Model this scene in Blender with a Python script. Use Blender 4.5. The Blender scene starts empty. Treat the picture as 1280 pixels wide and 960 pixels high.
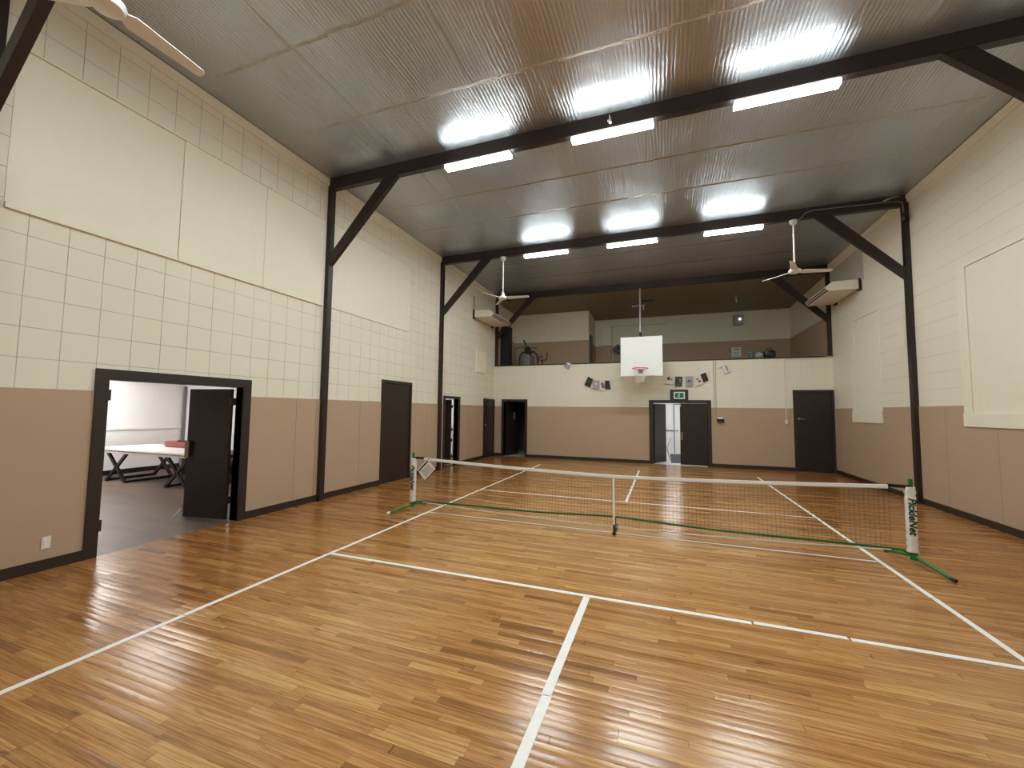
import bpy, bmesh, math, random
from mathutils import Vector, Matrix
random.seed(7)
sc = bpy.context.scene
col = sc.collection
PI = math.pi

# ------------------------------------------------------------------ room constants (metres)
XL, XR = -5.413, 5.428          # left / right wall faces
YB, YF = 8.529, -8.6            # far wall face / wall behind the camera
YR = 12.70                      # rear wall of the balcony
ZC, ZB = 6.2146, 5.990          # ceiling, underside of the beams
ZW = 1.885                      # top of the brown wall boards
ZL = 3.44                       # balcony parapet
WT = 0.15
FR = [-4.27, 0.035, 4.371, 8.610]   # far faces of the four frames
FD = 0.11                            # frame depth

# ------------------------------------------------------------------ materials
def lin(c):
    c /= 255.0
    return c / 12.92 if c <= 0.04045 else ((c + 0.055) / 1.055) ** 2.4
def rgb(r, g, b): return (lin(r), lin(g), lin(b), 1.0)

class NT:
    def __init__(s, name):
        s.mat = bpy.data.materials.new(name); s.mat.use_nodes = True
        s.t = s.mat.node_tree; s.t.nodes.clear()
        s.out = s.n('ShaderNodeOutputMaterial')
    def n(s, typ, **kw):
        x = s.t.nodes.new(typ)
        for k, v in kw.items(): setattr(x, k, v)
        return x
    def set(s, sock, v):
        if hasattr(v, 'is_linked') or isinstance(v, bpy.types.NodeSocket): s.t.links.new(v, sock)
        else: sock.default_value = v
    def m(s, op, a, b=0.0, c=0.0):
        x = s.n('ShaderNodeMath', operation=op)
        s.set(x.inputs[0], a); s.set(x.inputs[1], b); s.set(x.inputs[2], c)
        return x.outputs[0]
    def mix(s, f, a, b):
        x = s.n('ShaderNodeMix', data_type='RGBA')
        s.set(x.inputs[0], f); s.set(x.inputs[6], a); s.set(x.inputs[7], b)
        return x.outputs[2]
    def mul(s, a, b):
        x = s.n('ShaderNodeMix', data_type='RGBA', blend_type='MULTIPLY')
        x.inputs[0].default_value = 1.0
        s.set(x.inputs[6], a); s.set(x.inputs[7], b)
        return x.outputs[2]
    def noise(s, vec, scale, detail=3.0, rough=0.5):
        x = s.n('ShaderNodeTexNoise')
        s.set(x.inputs['Vector'], vec); x.inputs['Scale'].default_value = scale
        x.inputs['Detail'].default_value = detail; x.inputs['Roughness'].default_value = rough
        return x.outputs[0]
    def coord(s): return s.n('ShaderNodeTexCoord').outputs['Object']
    def xyz(s, v):
        x = s.n('ShaderNodeSeparateXYZ'); s.set(x.inputs[0], v); return x.outputs
    def comb(s, a, b, c):
        x = s.n('ShaderNodeCombineXYZ')
        for i, v in enumerate((a, b, c)): s.set(x.inputs[i], v)
        return x.outputs[0]
    def ramp(s, f, stops):
        x = s.n('ShaderNodeValToRGB'); e = x.color_ramp.elements
        e[0].position, e[0].color = stops[0]; e[1].position, e[1].color = stops[-1]
        for p, c in stops[1:-1]:
            k = e.new(p); k.color = c
        s.set(x.inputs[0], f); return x.outputs[0]
    def bump(s, h, strength, dist=0.01):
        x = s.n('ShaderNodeBump'); x.inputs['Strength'].default_value = strength
        x.inputs['Distance'].default_value = dist; s.set(x.inputs['Height'], h)
        return x.outputs[0]
    def bsdf(s, color, rough=0.5, metal=0.0, normal=None, spec=0.5, **kw):
        x = s.n('ShaderNodeBsdfPrincipled')
        s.set(x.inputs['Base Color'], color); s.set(x.inputs['Roughness'], rough)
        s.set(x.inputs['Metallic'], metal); x.inputs['Specular IOR Level'].default_value = spec
        if normal is not None: s.set(x.inputs['Normal'], normal)
        for k, v in kw.items(): s.set(x.inputs[k], v)
        s.t.links.new(x.outputs[0], s.out.inputs[0])
        return s.mat

def plain(name, c, rough=0.5, metal=0.0, var=0.06, scale=6.0, spec=0.5, bump=0.0):
    k = NT(name); v = k.coord()
    f = k.noise(v, scale, 3.0)
    lo = tuple(x * (1 - var) for x in c[:3]) + (1,); hi = tuple(min(1, x * (1 + var)) for x in c[:3]) + (1,)
    nb = k.bump(k.noise(v, scale * 18, 2.0), bump, 0.004) if bump else None
    return k.bsdf(k.mix(f, lo, hi), rough, metal, nb, spec)

def emit(name, c, strength):
    k = NT(name); x = k.n('ShaderNodeEmission')
    x.inputs[0].default_value = c; x.inputs[1].default_value = strength
    k.t.links.new(x.outputs[0], k.out.inputs[0]); return k.mat

CREAM = rgb(236, 229, 210)
def block_wall(name, axis, u0, vline, hline):
    """painted stack-bond block: grooves at a 0.313 m pitch, walls in the plane axis = const"""
    k = NT(name); v = k.coord(); o = k.xyz(v)
    u = o[1] if axis == 'x' else o[0]
    def groove(coord, pitch, off):
        t = k.m('FRACT', k.m('DIVIDE', k.m('SUBTRACT', coord, off), pitch))
        d = k.m('MULTIPLY', k.m('MINIMUM', t, k.m('SUBTRACT', 1.0, t)), pitch)
        mr = k.n('ShaderNodeMapRange', interpolation_type='SMOOTHSTEP')
        k.set(mr.inputs[0], d); mr.inputs[1].default_value = 0.001; mr.inputs[2].default_value = 0.006
        mr.inputs[3].default_value = 1.0; mr.inputs[4].default_value = 0.0
        return mr.outputs[0]
    patch = k.noise(v, 1.1, 4.0); fade = k.ramp(k.noise(v, 2.3, 2.0), [(0.3, (0.5, .5, .5, 1)), (0.62, (1, 1, 1, 1))])
    gv = k.m('MULTIPLY', groove(u, 0.3105, u0), vline); gh = k.m('MULTIPLY', groove(o[2], 0.3128, 2.2), hline)
    g = k.m('MULTIPLY', k.m('MAXIMUM', gv, gh), fade)
    base = k.mix(patch, tuple(x * 0.93 for x in CREAM[:3]) + (1,), CREAM)
    c = k.mix(g, base, tuple(x * 0.45 for x in CREAM[:3]) + (1,))  # shadow inside the grooves is put into the colour, besides the bump
    h = k.m('ADD', k.m('MULTIPLY', g, -1.0), k.m('MULTIPLY', k.noise(v, 60, 3.0), 0.12))
    return k.bsdf(c, 0.55, 0.0, k.bump(h, 0.5, 0.006), 0.35)

def wood_floor():
    k = NT('oak_strip_floor'); v = k.coord(); o = k.xyz(v); W, L = 0.0572, 0.80
    wob = k.m('MULTIPLY', k.m('SUBTRACT', k.noise(v, 0.7, 1.0), 0.5), 0.01)
    r = k.m('DIVIDE', k.m('ADD', o[1], wob), W); row = k.m('FLOOR', r)
    wn = k.n('ShaderNodeTexWhiteNoise', noise_dimensions='1D'); k.set(wn.inputs['W'], row)
    cx = k.m('ADD', k.m('DIVIDE', o[0], L), k.m('MULTIPLY', wn.outputs[0], 17.0))
    # uneven board lengths
    cx = k.m('ADD', cx, k.m('MULTIPLY', k.m('SINE', k.m('MULTIPLY', cx, 2.3)), 0.36))
    cell = k.m('FLOOR', cx)
    w2 = k.n('ShaderNodeTexWhiteNoise', noise_dimensions='3D'); k.set(w2.inputs['Vector'], k.comb(cell, row, 0.0))
    pick = w2.outputs[0]
    big = k.noise(v, 0.45, 2.0)
    tone = k.m('ADD', k.m('MULTIPLY', pick, 0.72), k.m('MULTIPLY', big, 0.28))
    c = k.ramp(tone, [(0.05, rgb(122, 82, 48)), (0.19, rgb(172, 124, 74)), (0.42, rgb(187, 137, 83)),
                      (0.70, rgb(197, 148, 92)), (0.93, rgb(213, 171, 113))])
    gvec = k.comb(k.m('ADD', k.m('MULTIPLY', o[0], 1.7), k.m('MULTIPLY', pick, 31.0)), k.m('MULTIPLY', o[1], 46.0), k.m('MULTIPLY', pick, 9.0))
    grain = k.noise(gvec, 1.6, 5.0, 0.62)
    c = k.mix(k.ramp(grain, [(0.36, (1, 1, 1, 1)), (0.62, (0, 0, 0, 1))]), c, k.mul(c, (0.62, 0.49, 0.35, 1)))
    knots = k.ramp(k.noise(k.comb(k.m('MULTIPLY', o[0], 3.0), k.m('MULTIPLY', o[1], 12.0), 0.0), 1.2, 2.0), [(0.66, (0, 0, 0, 1)), (0.78, (1, 1, 1, 1))])
    c = k.mix(k.m('MULTIPLY', knots, 0.75), c, rgb(74, 45, 24))
    # worn pale inside the court, deeper varnish along the walls
    ed = k.m('ADD', k.m('ABSOLUTE', k.m('ADD', o[0], 0.3)), k.m('MULTIPLY', k.m('SUBTRACT', k.noise(v, 0.6, 3.0), 0.5), 2.6))
    mr = k.n('ShaderNodeMapRange', interpolation_type='SMOOTHSTEP'); k.set(mr.inputs[0], ed)
    mr.inputs[1].default_value = 1.4; mr.inputs[2].default_value = 4.2
    c = k.mix(mr.outputs[0], c, k.mul(c, (0.80, 0.70, 0.58, 1)))
    fy = k.m('FRACT', r); dy = k.m('MULTIPLY', k.m('MINIMUM', fy, k.m('SUBTRACT', 1.0, fy)), W)
    fx = k.m('FRACT', cx); dx = k.m('MULTIPLY', k.m('MINIMUM', fx, k.m('SUBTRACT', 1.0, fx)), L)
    gap = k.m('LESS_THAN', k.m('MINIMUM', dy, k.m('MULTIPLY', dx, 1.0)), 0.0012)
    c = k.mix(k.m('MULTIPLY', gap, 0.55), c, rgb(70, 42, 22))
    rough = k.m('ADD', 0.14, k.m('MULTIPLY', k.noise(v, 1.3, 3.0), 0.10))
    # boards crown slightly and differ in level, so reflections break up board by board
    crown = k.m('MULTIPLY', k.m('MULTIPLY', fy, k.m('SUBTRACT', 1.0, fy)), k.m('ADD', 0.0008, k.m('MULTIPLY', wn.outputs[0], 0.0030)))
    tilt = k.m('MULTIPLY', k.m('MULTIPLY', k.m('SUBTRACT', pick, 0.5), fy), 0.0024)
    h = k.m('ADD', k.m('ADD', crown, tilt), k.m('MULTIPLY', k.noise(v, 2.0, 1.0), 0.002))
    b = k.n('ShaderNodeBump'); b.inputs['Strength'].default_value = 1.0; b.inputs['Distance'].default_value = 1.0
    k.set(b.inputs['Height'], h)
    return k.bsdf(c, rough, 0.0, b.outputs[0], 0.5)

def foil():
    k = NT('foil_faced_ceiling'); v = k.coord(); o = k.xyz(v)
    # long creases along the hall, 5-9 cm apart and slightly wandering
    wig = k.noise(k.comb(k.m('MULTIPLY', o[0], 2.0), k.m('MULTIPLY', o[1], 1.6), 0.0), 1.0, 3.0)
    xx = k.m('ADD', o[0], k.m('MULTIPLY', wig, 0.07))
    cr = k.m('ABSOLUTE', k.m('SINE', k.m('MULTIPLY', xx, 62.0)))
    fine = k.noise(k.comb(k.m('MULTIPLY', xx, 55.0), k.m('MULTIPLY', o[1], 0.9), 0.0), 1.0, 3.0, 0.6)
    amp = k.ramp(k.noise(k.comb(k.m('MULTIPLY', o[0], 1.1), k.m('MULTIPLY', o[1], 0.9), 3.0), 1.0, 2.0), [(0.3, (0.35, .35, .35, 1)), (0.65, (1, 1, 1, 1))])
    dents = k.noise(v, 1.7, 3.0); crinkle = k.noise(v, 45.0, 3.0)
    h = k.m('ADD', k.m('MULTIPLY', k.m('ADD', k.m('MULTIPLY', cr, 0.0036), k.m('MULTIPLY', fine, 0.0080)), amp), k.m('MULTIPLY', dents, 0.014))
    h = k.m('ADD', h, k.m('MULTIPLY', crinkle, 0.0024))
    b = k.n('ShaderNodeBump'); b.inputs['Strength'].default_value = 1.0; b.inputs['Distance'].default_value = 1.0
    k.set(b.inputs['Height'], h)
    c = k.mix(k.noise(v, 0.8, 3.0), rgb(188, 191, 197), rgb(205, 207, 212))
    def lobe(r, an):
        x = k.n('ShaderNodeBsdfPrincipled'); k.set(x.inputs['Base Color'], c); x.inputs['Metallic'].default_value = 1.0
        x.inputs['Roughness'].default_value = r; k.set(x.inputs['Normal'], b.outputs[0])
        x.inputs['Anisotropic'].default_value = an; k.set(x.inputs['Tangent'], k.comb(0.0, 1.0, 0.0)); return x.outputs[0]
    mx = k.n('ShaderNodeMixShader'); mx.inputs[0].default_value = 0.48
    k.t.links.new(lobe(0.19, 0.35), mx.inputs[1]); k.t.links.new(lobe(0.46, 0.80), mx.inputs[2]); k.t.links.new(mx.outputs[0], k.out.inputs[0])
    return k.mat

def planks(name, ca, cb, W, L, rough):
    k = NT(name); v = k.coord(); o = k.xyz(v)
    r = k.m('DIVIDE', o[1], W); row = k.m('FLOOR', r)
    wn = k.n('ShaderNodeTexWhiteNoise', noise_dimensions='1D'); k.set(wn.inputs['W'], row)
    cell = k.m('FLOOR', k.m('ADD', k.m('DIVIDE', o[0], L), k.m('MULTIPLY', wn.outputs[0], 9.0)))
    w2 = k.n('ShaderNodeTexWhiteNoise', noise_dimensions='3D'); k.set(w2.inputs['Vector'], k.comb(cell, row, 0.0))
    g = k.noise(k.comb(k.m('MULTIPLY', o[0], 1.5), k.m('MULTIPLY', o[1], 25.0), 0.0), 1.5, 4.0)
    f = k.m('ADD', k.m('MULTIPLY', w2.outputs[0], 0.6), k.m('MULTIPLY', g, 0.4))
    return k.bsdf(k.mix(f, ca, cb), rough)

M = {}
M['block_left'] = block_wall('painted_block_left', 'x', -3.05, 1.0, 0.9)
M['block_right'] = block_wall('painted_block_right', 'x', 3.13, 0.06, 0.62)
M['block_back'] = block_wall('painted_block_back', 'y', -2.84, 0.22, 0.32)
M['cream'] = plain('cream_paint', CREAM, 0.5, var=0.03, spec=0.35)
M['brown'] = plain('tan_wall_boards', rgb(183, 156, 130), 0.55, var=0.04, scale=2.0, spec=0.35)
M['dark'] = plain('dark_brown_paint', rgb(48, 38, 33), 0.42, var=0.10, scale=4.0)
M['beam'] = plain('dark_stained_timber', rgb(43, 32, 30), 0.45, var=0.15, scale=5.0)
M['doorleaf'] = plain('dark_brown_door', rgb(41, 33, 30), 0.38, var=0.06, scale=3.0)
M['floor'] = wood_floor()
M['foil'] = foil()
M['foil_tape'] = plain('foil_tape', rgb(190, 185, 176), 0.22, 1.0, 0.2, 14.0, bump=0.9)
M['seam'] = plain('foil_joint', rgb(150, 144, 132), 0.35, 0.6, 0.1, 5.0)
M['olive'] = plain('dull_ceiling_paint', rgb(140, 128, 104), 0.6, var=0.05, scale=1.5)
M['tape'] = plain('white_floor_tape', rgb(232, 228, 222), 0.45, var=0.05, scale=9.0)
M['hatch'] = plain('pale_yellow_paint', rgb(246, 238, 212), 0.45, var=0.02)
M['paintpole'] = plain('grey_painted_pole', rgb(178, 176, 174), 0.45, var=0.04)
M['white'] = plain('white_enamel', rgb(235, 234, 230), 0.35, var=0.02)
M['offwhite'] = plain('warm_white_plastic', rgb(226, 218, 204), 0.4, var=0.03)
M['whitewall'] = plain('white_wall_paint', rgb(236, 234, 232), 0.6, var=0.02, scale=2.0)
M['green'] = plain('green_powder_coat', rgb(32, 112, 48), 0.35, var=0.08)
M['dkgreen'] = plain('dark_green_print', rgb(12, 62, 46), 0.5, var=0.05)
M['black'] = plain('black_plastic', rgb(22, 22, 24), 0.4, var=0.1)
M['navy'] = plain('near_black_cloth', rgb(26, 27, 36), 0.6, var=0.15)
M['steel'] = plain('brushed_steel', rgb(190, 188, 182), 0.3, 1.0, 0.06)
M['brass'] = plain('dull_brass', rgb(150, 135, 105), 0.35, 1.0, 0.08)
M['red'] = plain('red_vinyl', rgb(128, 28, 34), 0.4, var=0.12)
M['rimred'] = plain('faded_red_paint', rgb(205, 70, 70), 0.4, var=0.1)
M['grey'] = plain('grey_plastic', rgb(120, 120, 122), 0.45, var=0.08)
M['lgrey'] = plain('pale_grey_card', rgb(165, 165, 170), 0.6, var=0.15, scale=30)
M['card_white'] = plain('white_card', rgb(228, 220, 214), 0.6, var=0.06, scale=30)
M['card_black'] = plain('black_card', rgb(26, 25, 25), 0.55, var=0.3, scale=30)
M['card_dark'] = plain('dark_photo_card', rgb(74, 66, 54), 0.5, var=0.3, scale=40)
M['print_red'] = plain('dark_red_print', rgb(132, 72, 72), 0.6, var=0.25, scale=30)
M['pinkprint'] = plain('pink_print', rgb(196, 128, 138), 0.6, var=0.2, scale=30)
M['print_grey'] = plain('grey_print', rgb(110, 106, 106), 0.6, var=0.25, scale=30)
M['signgreen'] = plain('sign_green', rgb(20, 110, 72), 0.45, var=0.04)
M['signwhite'] = plain('sign_face', rgb(225, 240, 228), 0.45, var=0.02)
M['teal'] = plain('teal_plastic', rgb(48, 92, 98), 0.4, var=0.15)
M['bag'] = plain('pale_plastic_bag', rgb(150, 152, 150), 0.35, var=0.3, scale=20, bump=0.5)
M['cord'] = plain('black_net_cord', rgb(30, 30, 30), 0.7, var=0.1)
M['rope'] = plain('white_cord', rgb(225, 222, 214), 0.7, var=0.05)
M['vinyl'] = planks('grey_vinyl_planks', rgb(84, 66, 54), rgb(112, 91, 76), 0.15, 1.2, 0.42)
M['whitefloor'] = plain('pale_tile_floor', rgb(205, 205, 205), 0.4, var=0.03)
M['darkwall'] = plain('dull_grey_paint', rgb(120, 122, 118), 0.7, var=0.08)
M['mat'] = plain('charcoal_mat', rgb(58, 60, 68), 0.8, var=0.15, scale=60)
M['duct'] = plain('grey_board', rgb(196, 191, 178), 0.5, var=0.06)
M['tube'] = emit('led_tube', (0.875, 0.975, 0.985, 1), 112.0)
M['tube_side'] = emit('led_lens_side', (0.875, 0.975, 0.985, 1), 28.0)
M['roomlamp'] = emit('ceiling_panel_glow', (1.0, 0.97, 0.94, 1), 15.0)
M['roomlamp2'] = emit('ceiling_panel_glow_soft', (1.0, 0.97, 0.94, 1), 9.0)
M['whiteroomlamp'] = emit('ceiling_panel_glow_cool', (0.96, 0.98, 1.0, 1), 8.5)
M['ledspot'] = emit('emergency_lamp_glow', (1, 1, 0.96, 1), 2.5)

# ------------------------------------------------------------------ mesh helpers
def box(bm, x0, x1, y0, y1, z0, z1, bev=0.0):
    vs = [bm.verts.new(p) for p in ((x0, y0, z0), (x1, y0, z0), (x1, y1, z0), (x0, y1, z0), (x0, y0, z1), (x1, y0, z1), (x1, y1, z1), (x0, y1, z1))]
    fs = [bm.faces.new([vs[i] for i in q]) for q in ((0, 3, 2, 1), (4, 5, 6, 7), (0, 1, 5, 4), (1, 2, 6, 5), (2, 3, 7, 6), (3, 0, 4, 7))]
    if bev:
        es = list({e for f in fs for e in f.edges})
        bmesh.ops.bevel(bm, geom=es, offset=bev, segments=2, profile=0.5, affect='EDGES')
def prism(bm, pts, vec):
    vec = Vector(vec); a = [bm.verts.new(p) for p in pts]; b = [bm.verts.new(Vector(p) + vec) for p in pts]
    n = len(pts); fs = [bm.faces.new(a[::-1]), bm.faces.new(b)]
    for i in range(n): fs.append(bm.faces.new((a[i], a[(i + 1) % n], b[(i + 1) % n], b[i])))
    bmesh.ops.recalc_face_normals(bm, faces=fs)
def bar(bm, a, b, w, h, side=(0, 1, 0)):
    """rectangular bar from a to b: w along `side`, h across"""
    a, b = Vector(a), Vector(b); d = (b - a).normalized(); s = Vector(side).normalized(); u = d.cross(s).normalized()
    pts = [a + s * w / 2 + u * h / 2, a - s * w / 2 + u * h / 2, a - s * w / 2 - u * h / 2, a + s * w / 2 - u * h / 2]
    prism(bm, pts, b - a)
def tube(bm, pts, r, n=8, r2=None):
    pts = [Vector(p) for p in pts]; rings = []; up = None
    for i, p in enumerate(pts):
        d = ((pts[min(i + 1, len(pts) - 1)] - p).normalized() + (p - pts[max(i - 1, 0)]).normalized()).normalized() if 0 < i < len(pts) - 1 else (pts[1] - pts[0] if i == 0 else pts[-1] - pts[-2]).normalized()
        if up is None: up = d.orthogonal().normalized()
        up = (up - d * up.dot(d)).normalized(); s = d.cross(up)
        rr = r if r2 is None else r + (r2 - r) * i / (len(pts) - 1)
        rings.append([bm.verts.new(p + (up * math.cos(2 * PI * k / n) + s * math.sin(2 * PI * k / n)) * rr) for k in range(n)])
    for a, b in zip(rings, rings[1:]):
        for k in range(n): bm.faces.new((a[k], a[(k + 1) % n], b[(k + 1) % n], b[k]))
    bm.faces.new(rings[0][::-1]); bm.faces.new(rings[-1])
def lathe(bm, c, prof, n=20):
    c = Vector(c); rings = []
    for r, z in prof:
        if r < 1e-5: rings.append([bm.verts.new(c + Vector((0, 0, z)))])
        else: rings.append([bm.verts.new(c + Vector((r * math.cos(2 * PI * k / n), r * math.sin(2 * PI * k / n), z))) for k in range(n)])
    for a, b in zip(rings, rings[1:]):
        for k in range(n):
            q = [a[k % len(a)], a[(k + 1) % len(a)], b[(k + 1) % len(b)], b[k % len(b)]]
            u = list(dict.fromkeys(q))
            if len(u) > 2: bm.faces.new(u)
    if len(rings[0]) > 1: bm.faces.new(rings[0][::-1])
    if len(rings[-1]) > 1: bm.faces.new(rings[-1])
def arc(c, r, a0, a1, n, ax=(1, 0, 0), ay=(0, 0, 1)):
    c, ax, ay = Vector(c), Vector(ax), Vector(ay)
    return [c + ax * r * math.cos(a0 + (a1 - a0) * i / n) + ay * r * math.sin(a0 + (a1 - a0) * i / n) for i in range(n + 1)]
def slab(bm, axis, c0, c1, u0, u1, v0, v1, holes=()):
    """plate between axis=c0 and axis=c1 over u (x or y) and v (z), with rectangular holes (u0,u1,v0,v1)"""
    us = sorted({u0, u1} | {h for q in holes for h in q[:2] if u0 < h < u1}); vs = sorted({v0, v1} | {h for q in holes for h in q[2:] if v0 < h < v1})
    solid = lambda i, j: 0 <= i < len(us) - 1 and 0 <= j < len(vs) - 1 and not any(q[0] < (us[i] + us[i + 1]) / 2 < q[1] and q[2] < (vs[j] + vs[j + 1]) / 2 < q[3] for q in holes)
    P = (lambda c, u, v: (c, u, v)) if axis == 'x' else (lambda c, u, v: (u, c, v)) if axis == 'y' else (lambda c, u, v: (u, v, c))
    cache = {}
    def V(c, i, j):
        if (c, i, j) not in cache: cache[(c, i, j)] = bm.verts.new(P(c, us[i], vs[j]))
        return cache[(c, i, j)]
    fs = []
    for i in range(len(us) - 1):
        for j in range(len(vs) - 1):
            if not solid(i, j): continue
            for c in (c0, c1): fs.append(bm.faces.new((V(c, i, j), V(c, i + 1, j), V(c, i + 1, j + 1), V(c, i, j + 1))))
            for di, dj, a, b in ((-1, 0, (i, j), (i, j + 1)), (1, 0, (i + 1, j), (i + 1, j + 1)), (0, -1, (i, j), (i + 1, j)), (0, 1, (i, j + 1), (i + 1, j + 1))):
                if not solid(i + di, j + dj): fs.append(bm.faces.new((V(c0, *a), V(c0, *b), V(c1, *b), V(c1, *a))))
    bmesh.ops.recalc_face_normals(bm, faces=fs)

def B(): return bmesh.new()
def obj(name, bm, mat, parent=None, smooth=False):
    if parent is not None:
        w = Vector((0, 0, 0)); q = parent
        while q is not None: w += Vector(q.location); q = q.parent
        bmesh.ops.translate(bm, verts=bm.verts, vec=-w)
    me = bpy.data.meshes.new(name); bm.to_mesh(me); bm.free()
    for m in (mat if isinstance(mat, (list, tuple)) else [mat]): me.materials.append(m)
    if smooth:
        for p in me.polygons: p.use_smooth = True
        try: me.set_sharp_from_angle(angle=math.radians(40))
        except Exception: pass
    o = bpy.data.objects.new(name, me); col.objects.link(o)
    if parent is not None: o.parent = parent
    return o
def tag(o, label, cat, group=None, kind=None):
    o['label'] = label; o['category'] = cat
    if group: o['group'] = group
    if kind: o['kind'] = kind
    return o
def thing(name, label, cat, loc, group=None, kind=None):
    o = bpy.data.objects.new(name, None); col.objects.link(o); o.location = loc; o.empty_display_size = 0.1
    return tag(o, label, cat, group, kind)
def single(name, bm, mat, label, cat, loc=None, group=None, smooth=False):
    """a thing that is one mesh, with its origin at loc"""
    if loc is not None: bmesh.ops.translate(bm, verts=bm.verts, vec=-Vector(loc))
    o = obj(name, bm, mat, None, smooth)
    if loc is not None: o.location = loc
    return tag(o, label, cat, group)
def struct(name, bm, mat, label, cat, parent=None):
    o = obj(name, bm, mat, parent)
    if parent is None: tag(o, label, cat, None, 'structure')
    return o
def B1(f, *a, **k):
    bm = B(); f(bm, *a, **k); return bm
def boxes(*bs, bev=0.0):
    bm = B()
    for b in bs: box(bm, *b, bev=bev)
    return bm
def copy_tree(o, parent=None):
    c = o.copy(); col.objects.link(c)
    if parent is not None: c.parent = parent
    for ch in list(o.children): copy_tree(ch, c)
    return c

# ------------------------------------------------------------------ shell
D1 = (-3.244, -1.59, 0.0, 2.023)        # double doorway to the side room (y0,y1,z0,z1)
D2 = (1.80, 2.86, 0.0, 2.33)
D3 = (4.66, 5.52, 0.0, 2.06)
D4 = (7.53, 8.40, 0.0, 2.08)
D5 = (-5.02, -4.16, 0.0, 2.06)          # far wall: dark opening (x0,x1,z0,z1)
D6 = (0.385, 2.03, 0.0, 2.03)
D7 = (4.47, 5.36, 0.0, 2.36)

struct('floor', boxes((XL, XR, YF, YB + 0.02, -0.12, 0.0)), M['floor'], 'glossy honey-coloured oak strip floor of the hall', 'floor')
ceil = struct('ceiling', boxes((XL - WT, XR + WT, YF - WT, 8.62, ZC, ZC + 0.12)), M['foil'], 'wrinkled silver foil ceiling above the court', 'ceiling')
# joints of the foil boards
for y in (-6.9, -5.6, -2.53, -1.25, 1.37, 2.58, 5.62, 6.95):
    bm = B(); x = -5.0
    while x < 5.0:
        L = random.uniform(0.25, 0.7); dz = random.uniform(0.002, 0.006); dy = random.uniform(-0.012, 0.012)
        prism(bm, [(x, y - 0.022 + dy, ZC - 0.0005), (x, y + 0.010 + dy, ZC - dz - 0.002), (x, y + 0.022 + dy, ZC - 0.0005)], (min(L, 5.0 - x), random.uniform(-.008, .008), 0)); x += L * random.choice((1, 1, 1.02))
    obj('joint_tape', bm, M['foil_tape'], ceil)
for x in (-3.62, -1.735, 0.0, 1.745, 3.65):
    bm = B()
    for a, b in ((FR[0], FR[1] - FD), (FR[1], FR[2] - FD), (FR[2], FR[3] - FD)): box(bm, x - 0.004, x + 0.004, a, b, ZC - 0.002, ZC)
    obj('joint_strip', bm, M['seam'], ceil)

def hole(d, g=0.0): return (d[0] - g, d[1] + g, d[2] - 0.02, d[3] + g)
struct('wall_left', B1(slab, 'x', XL - WT, XL, YF - WT, 10.9, 0.0, ZC, [hole(D1), hole(D2), hole(D3), hole(D4)]), M['block_left'], 'left wall of cream painted blocks', 'wall')
struct('wall_right', B1(slab, 'x', XR, XR + WT, YF - WT, YR + WT, 0.0, ZC), M['block_right'], 'right wall of cream painted blocks', 'wall')
struct('wall_back', B1(slab, 'y', YB, YB + WT, XL, XR, 0.0, ZL - 0.02, [hole(D5), hole(D6), hole(D7)]), M['block_back'], 'far wall of cream blocks below the balcony', 'wall')
struct('wall_front', B1(slab, 'y', YF - WT, YF, XL, XR, 0.0, ZC), M['block_back'], 'end wall behind the viewer', 'wall')
# balcony
struct('floor_balcony', boxes((XL, XR, YB + WT, YR, 2.62, 2.74)), M['olive'], 'balcony floor behind the parapet', 'floor')
bm = B(); prism(bm, [(XL, 8.615, 5.992), (XL, YR, 5.895), (XL, YR, 6.05), (XL, 8.615, 6.15)], (XR - XL, 0, 0))
struct('ceiling_balcony', bm, M['olive'], 'dull olive ceiling over the balcony', 'ceiling')
struct('wall_balcony_side', B1(slab, 'y', 10.9, 11.0, XL - WT, -2.187, 2.74, 6.0), M['block_back'], 'forward block of the balcony rear wall at the left', 'wall')
struct('wall_balcony_return', B1(slab, 'x', -2.287, -2.187, 11.0, YR, 2.74, 6.0), M['cream'], 'short return wall on the balcony', 'wall')
struct('wall_balcony_rear', B1(slab, 'y', YR, YR + WT, -2.287, XR, 2.74, 6.05), M['block_back'], 'rear wall of the balcony', 'wall')
ZW2 = 4.685
struct('trim_1', boxes((XL, -2.187, 10.888, 10.9, 2.75, 4.70)), M['brown'], 'brown lower band on the forward balcony wall', 'wall trim')
struct('trim_2', boxes((-2.187, XR - .012, YR - 0.012, YR, 2.75, ZW2)), M['brown'], 'brown lower band on the balcony rear wall', 'wall trim')
struct('trim_3', boxes((XR - 0.012, XR, 8.70, YR - .012, 2.75, ZW2)), M['brown'], 'brown lower band on the right balcony wall', 'wall trim')
struct('trim_4', boxes((XL, XL + 0.012, 8.70, 10.88, 2.75, 4.70)), M['brown'], 'brown lower band on the left balcony wall', 'wall trim')
struct('trim_5', boxes((-2.187, -2.175, 11.6, YR - .012, 2.75, ZW2), (-2.187, -2.175, 10.9, 11.0, 2.75, ZW2)), M['brown'], 'brown lower band on the balcony return wall', 'wall trim')
struct('trim_6', boxes((XL + 0.0, XR, YB - 0.025, YB + 0.40, ZL - 0.02, ZL + 0.012)), M['dark'], 'dark cap board on the balcony parapet', 'wall trim')
pl = struct('trim_7', boxes((-1.90, -1.48, YR - 0.10, YR - 0.012, 2.75, 5.62)), M['cream'], 'boxed pilaster on the balcony rear wall', 'wall trim')
obj('lower_band', boxes((-1.905, -1.475, YR - 0.106, YR - 0.012, 2.75, ZW2 + 0.02)), M['brown'], pl)
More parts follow.
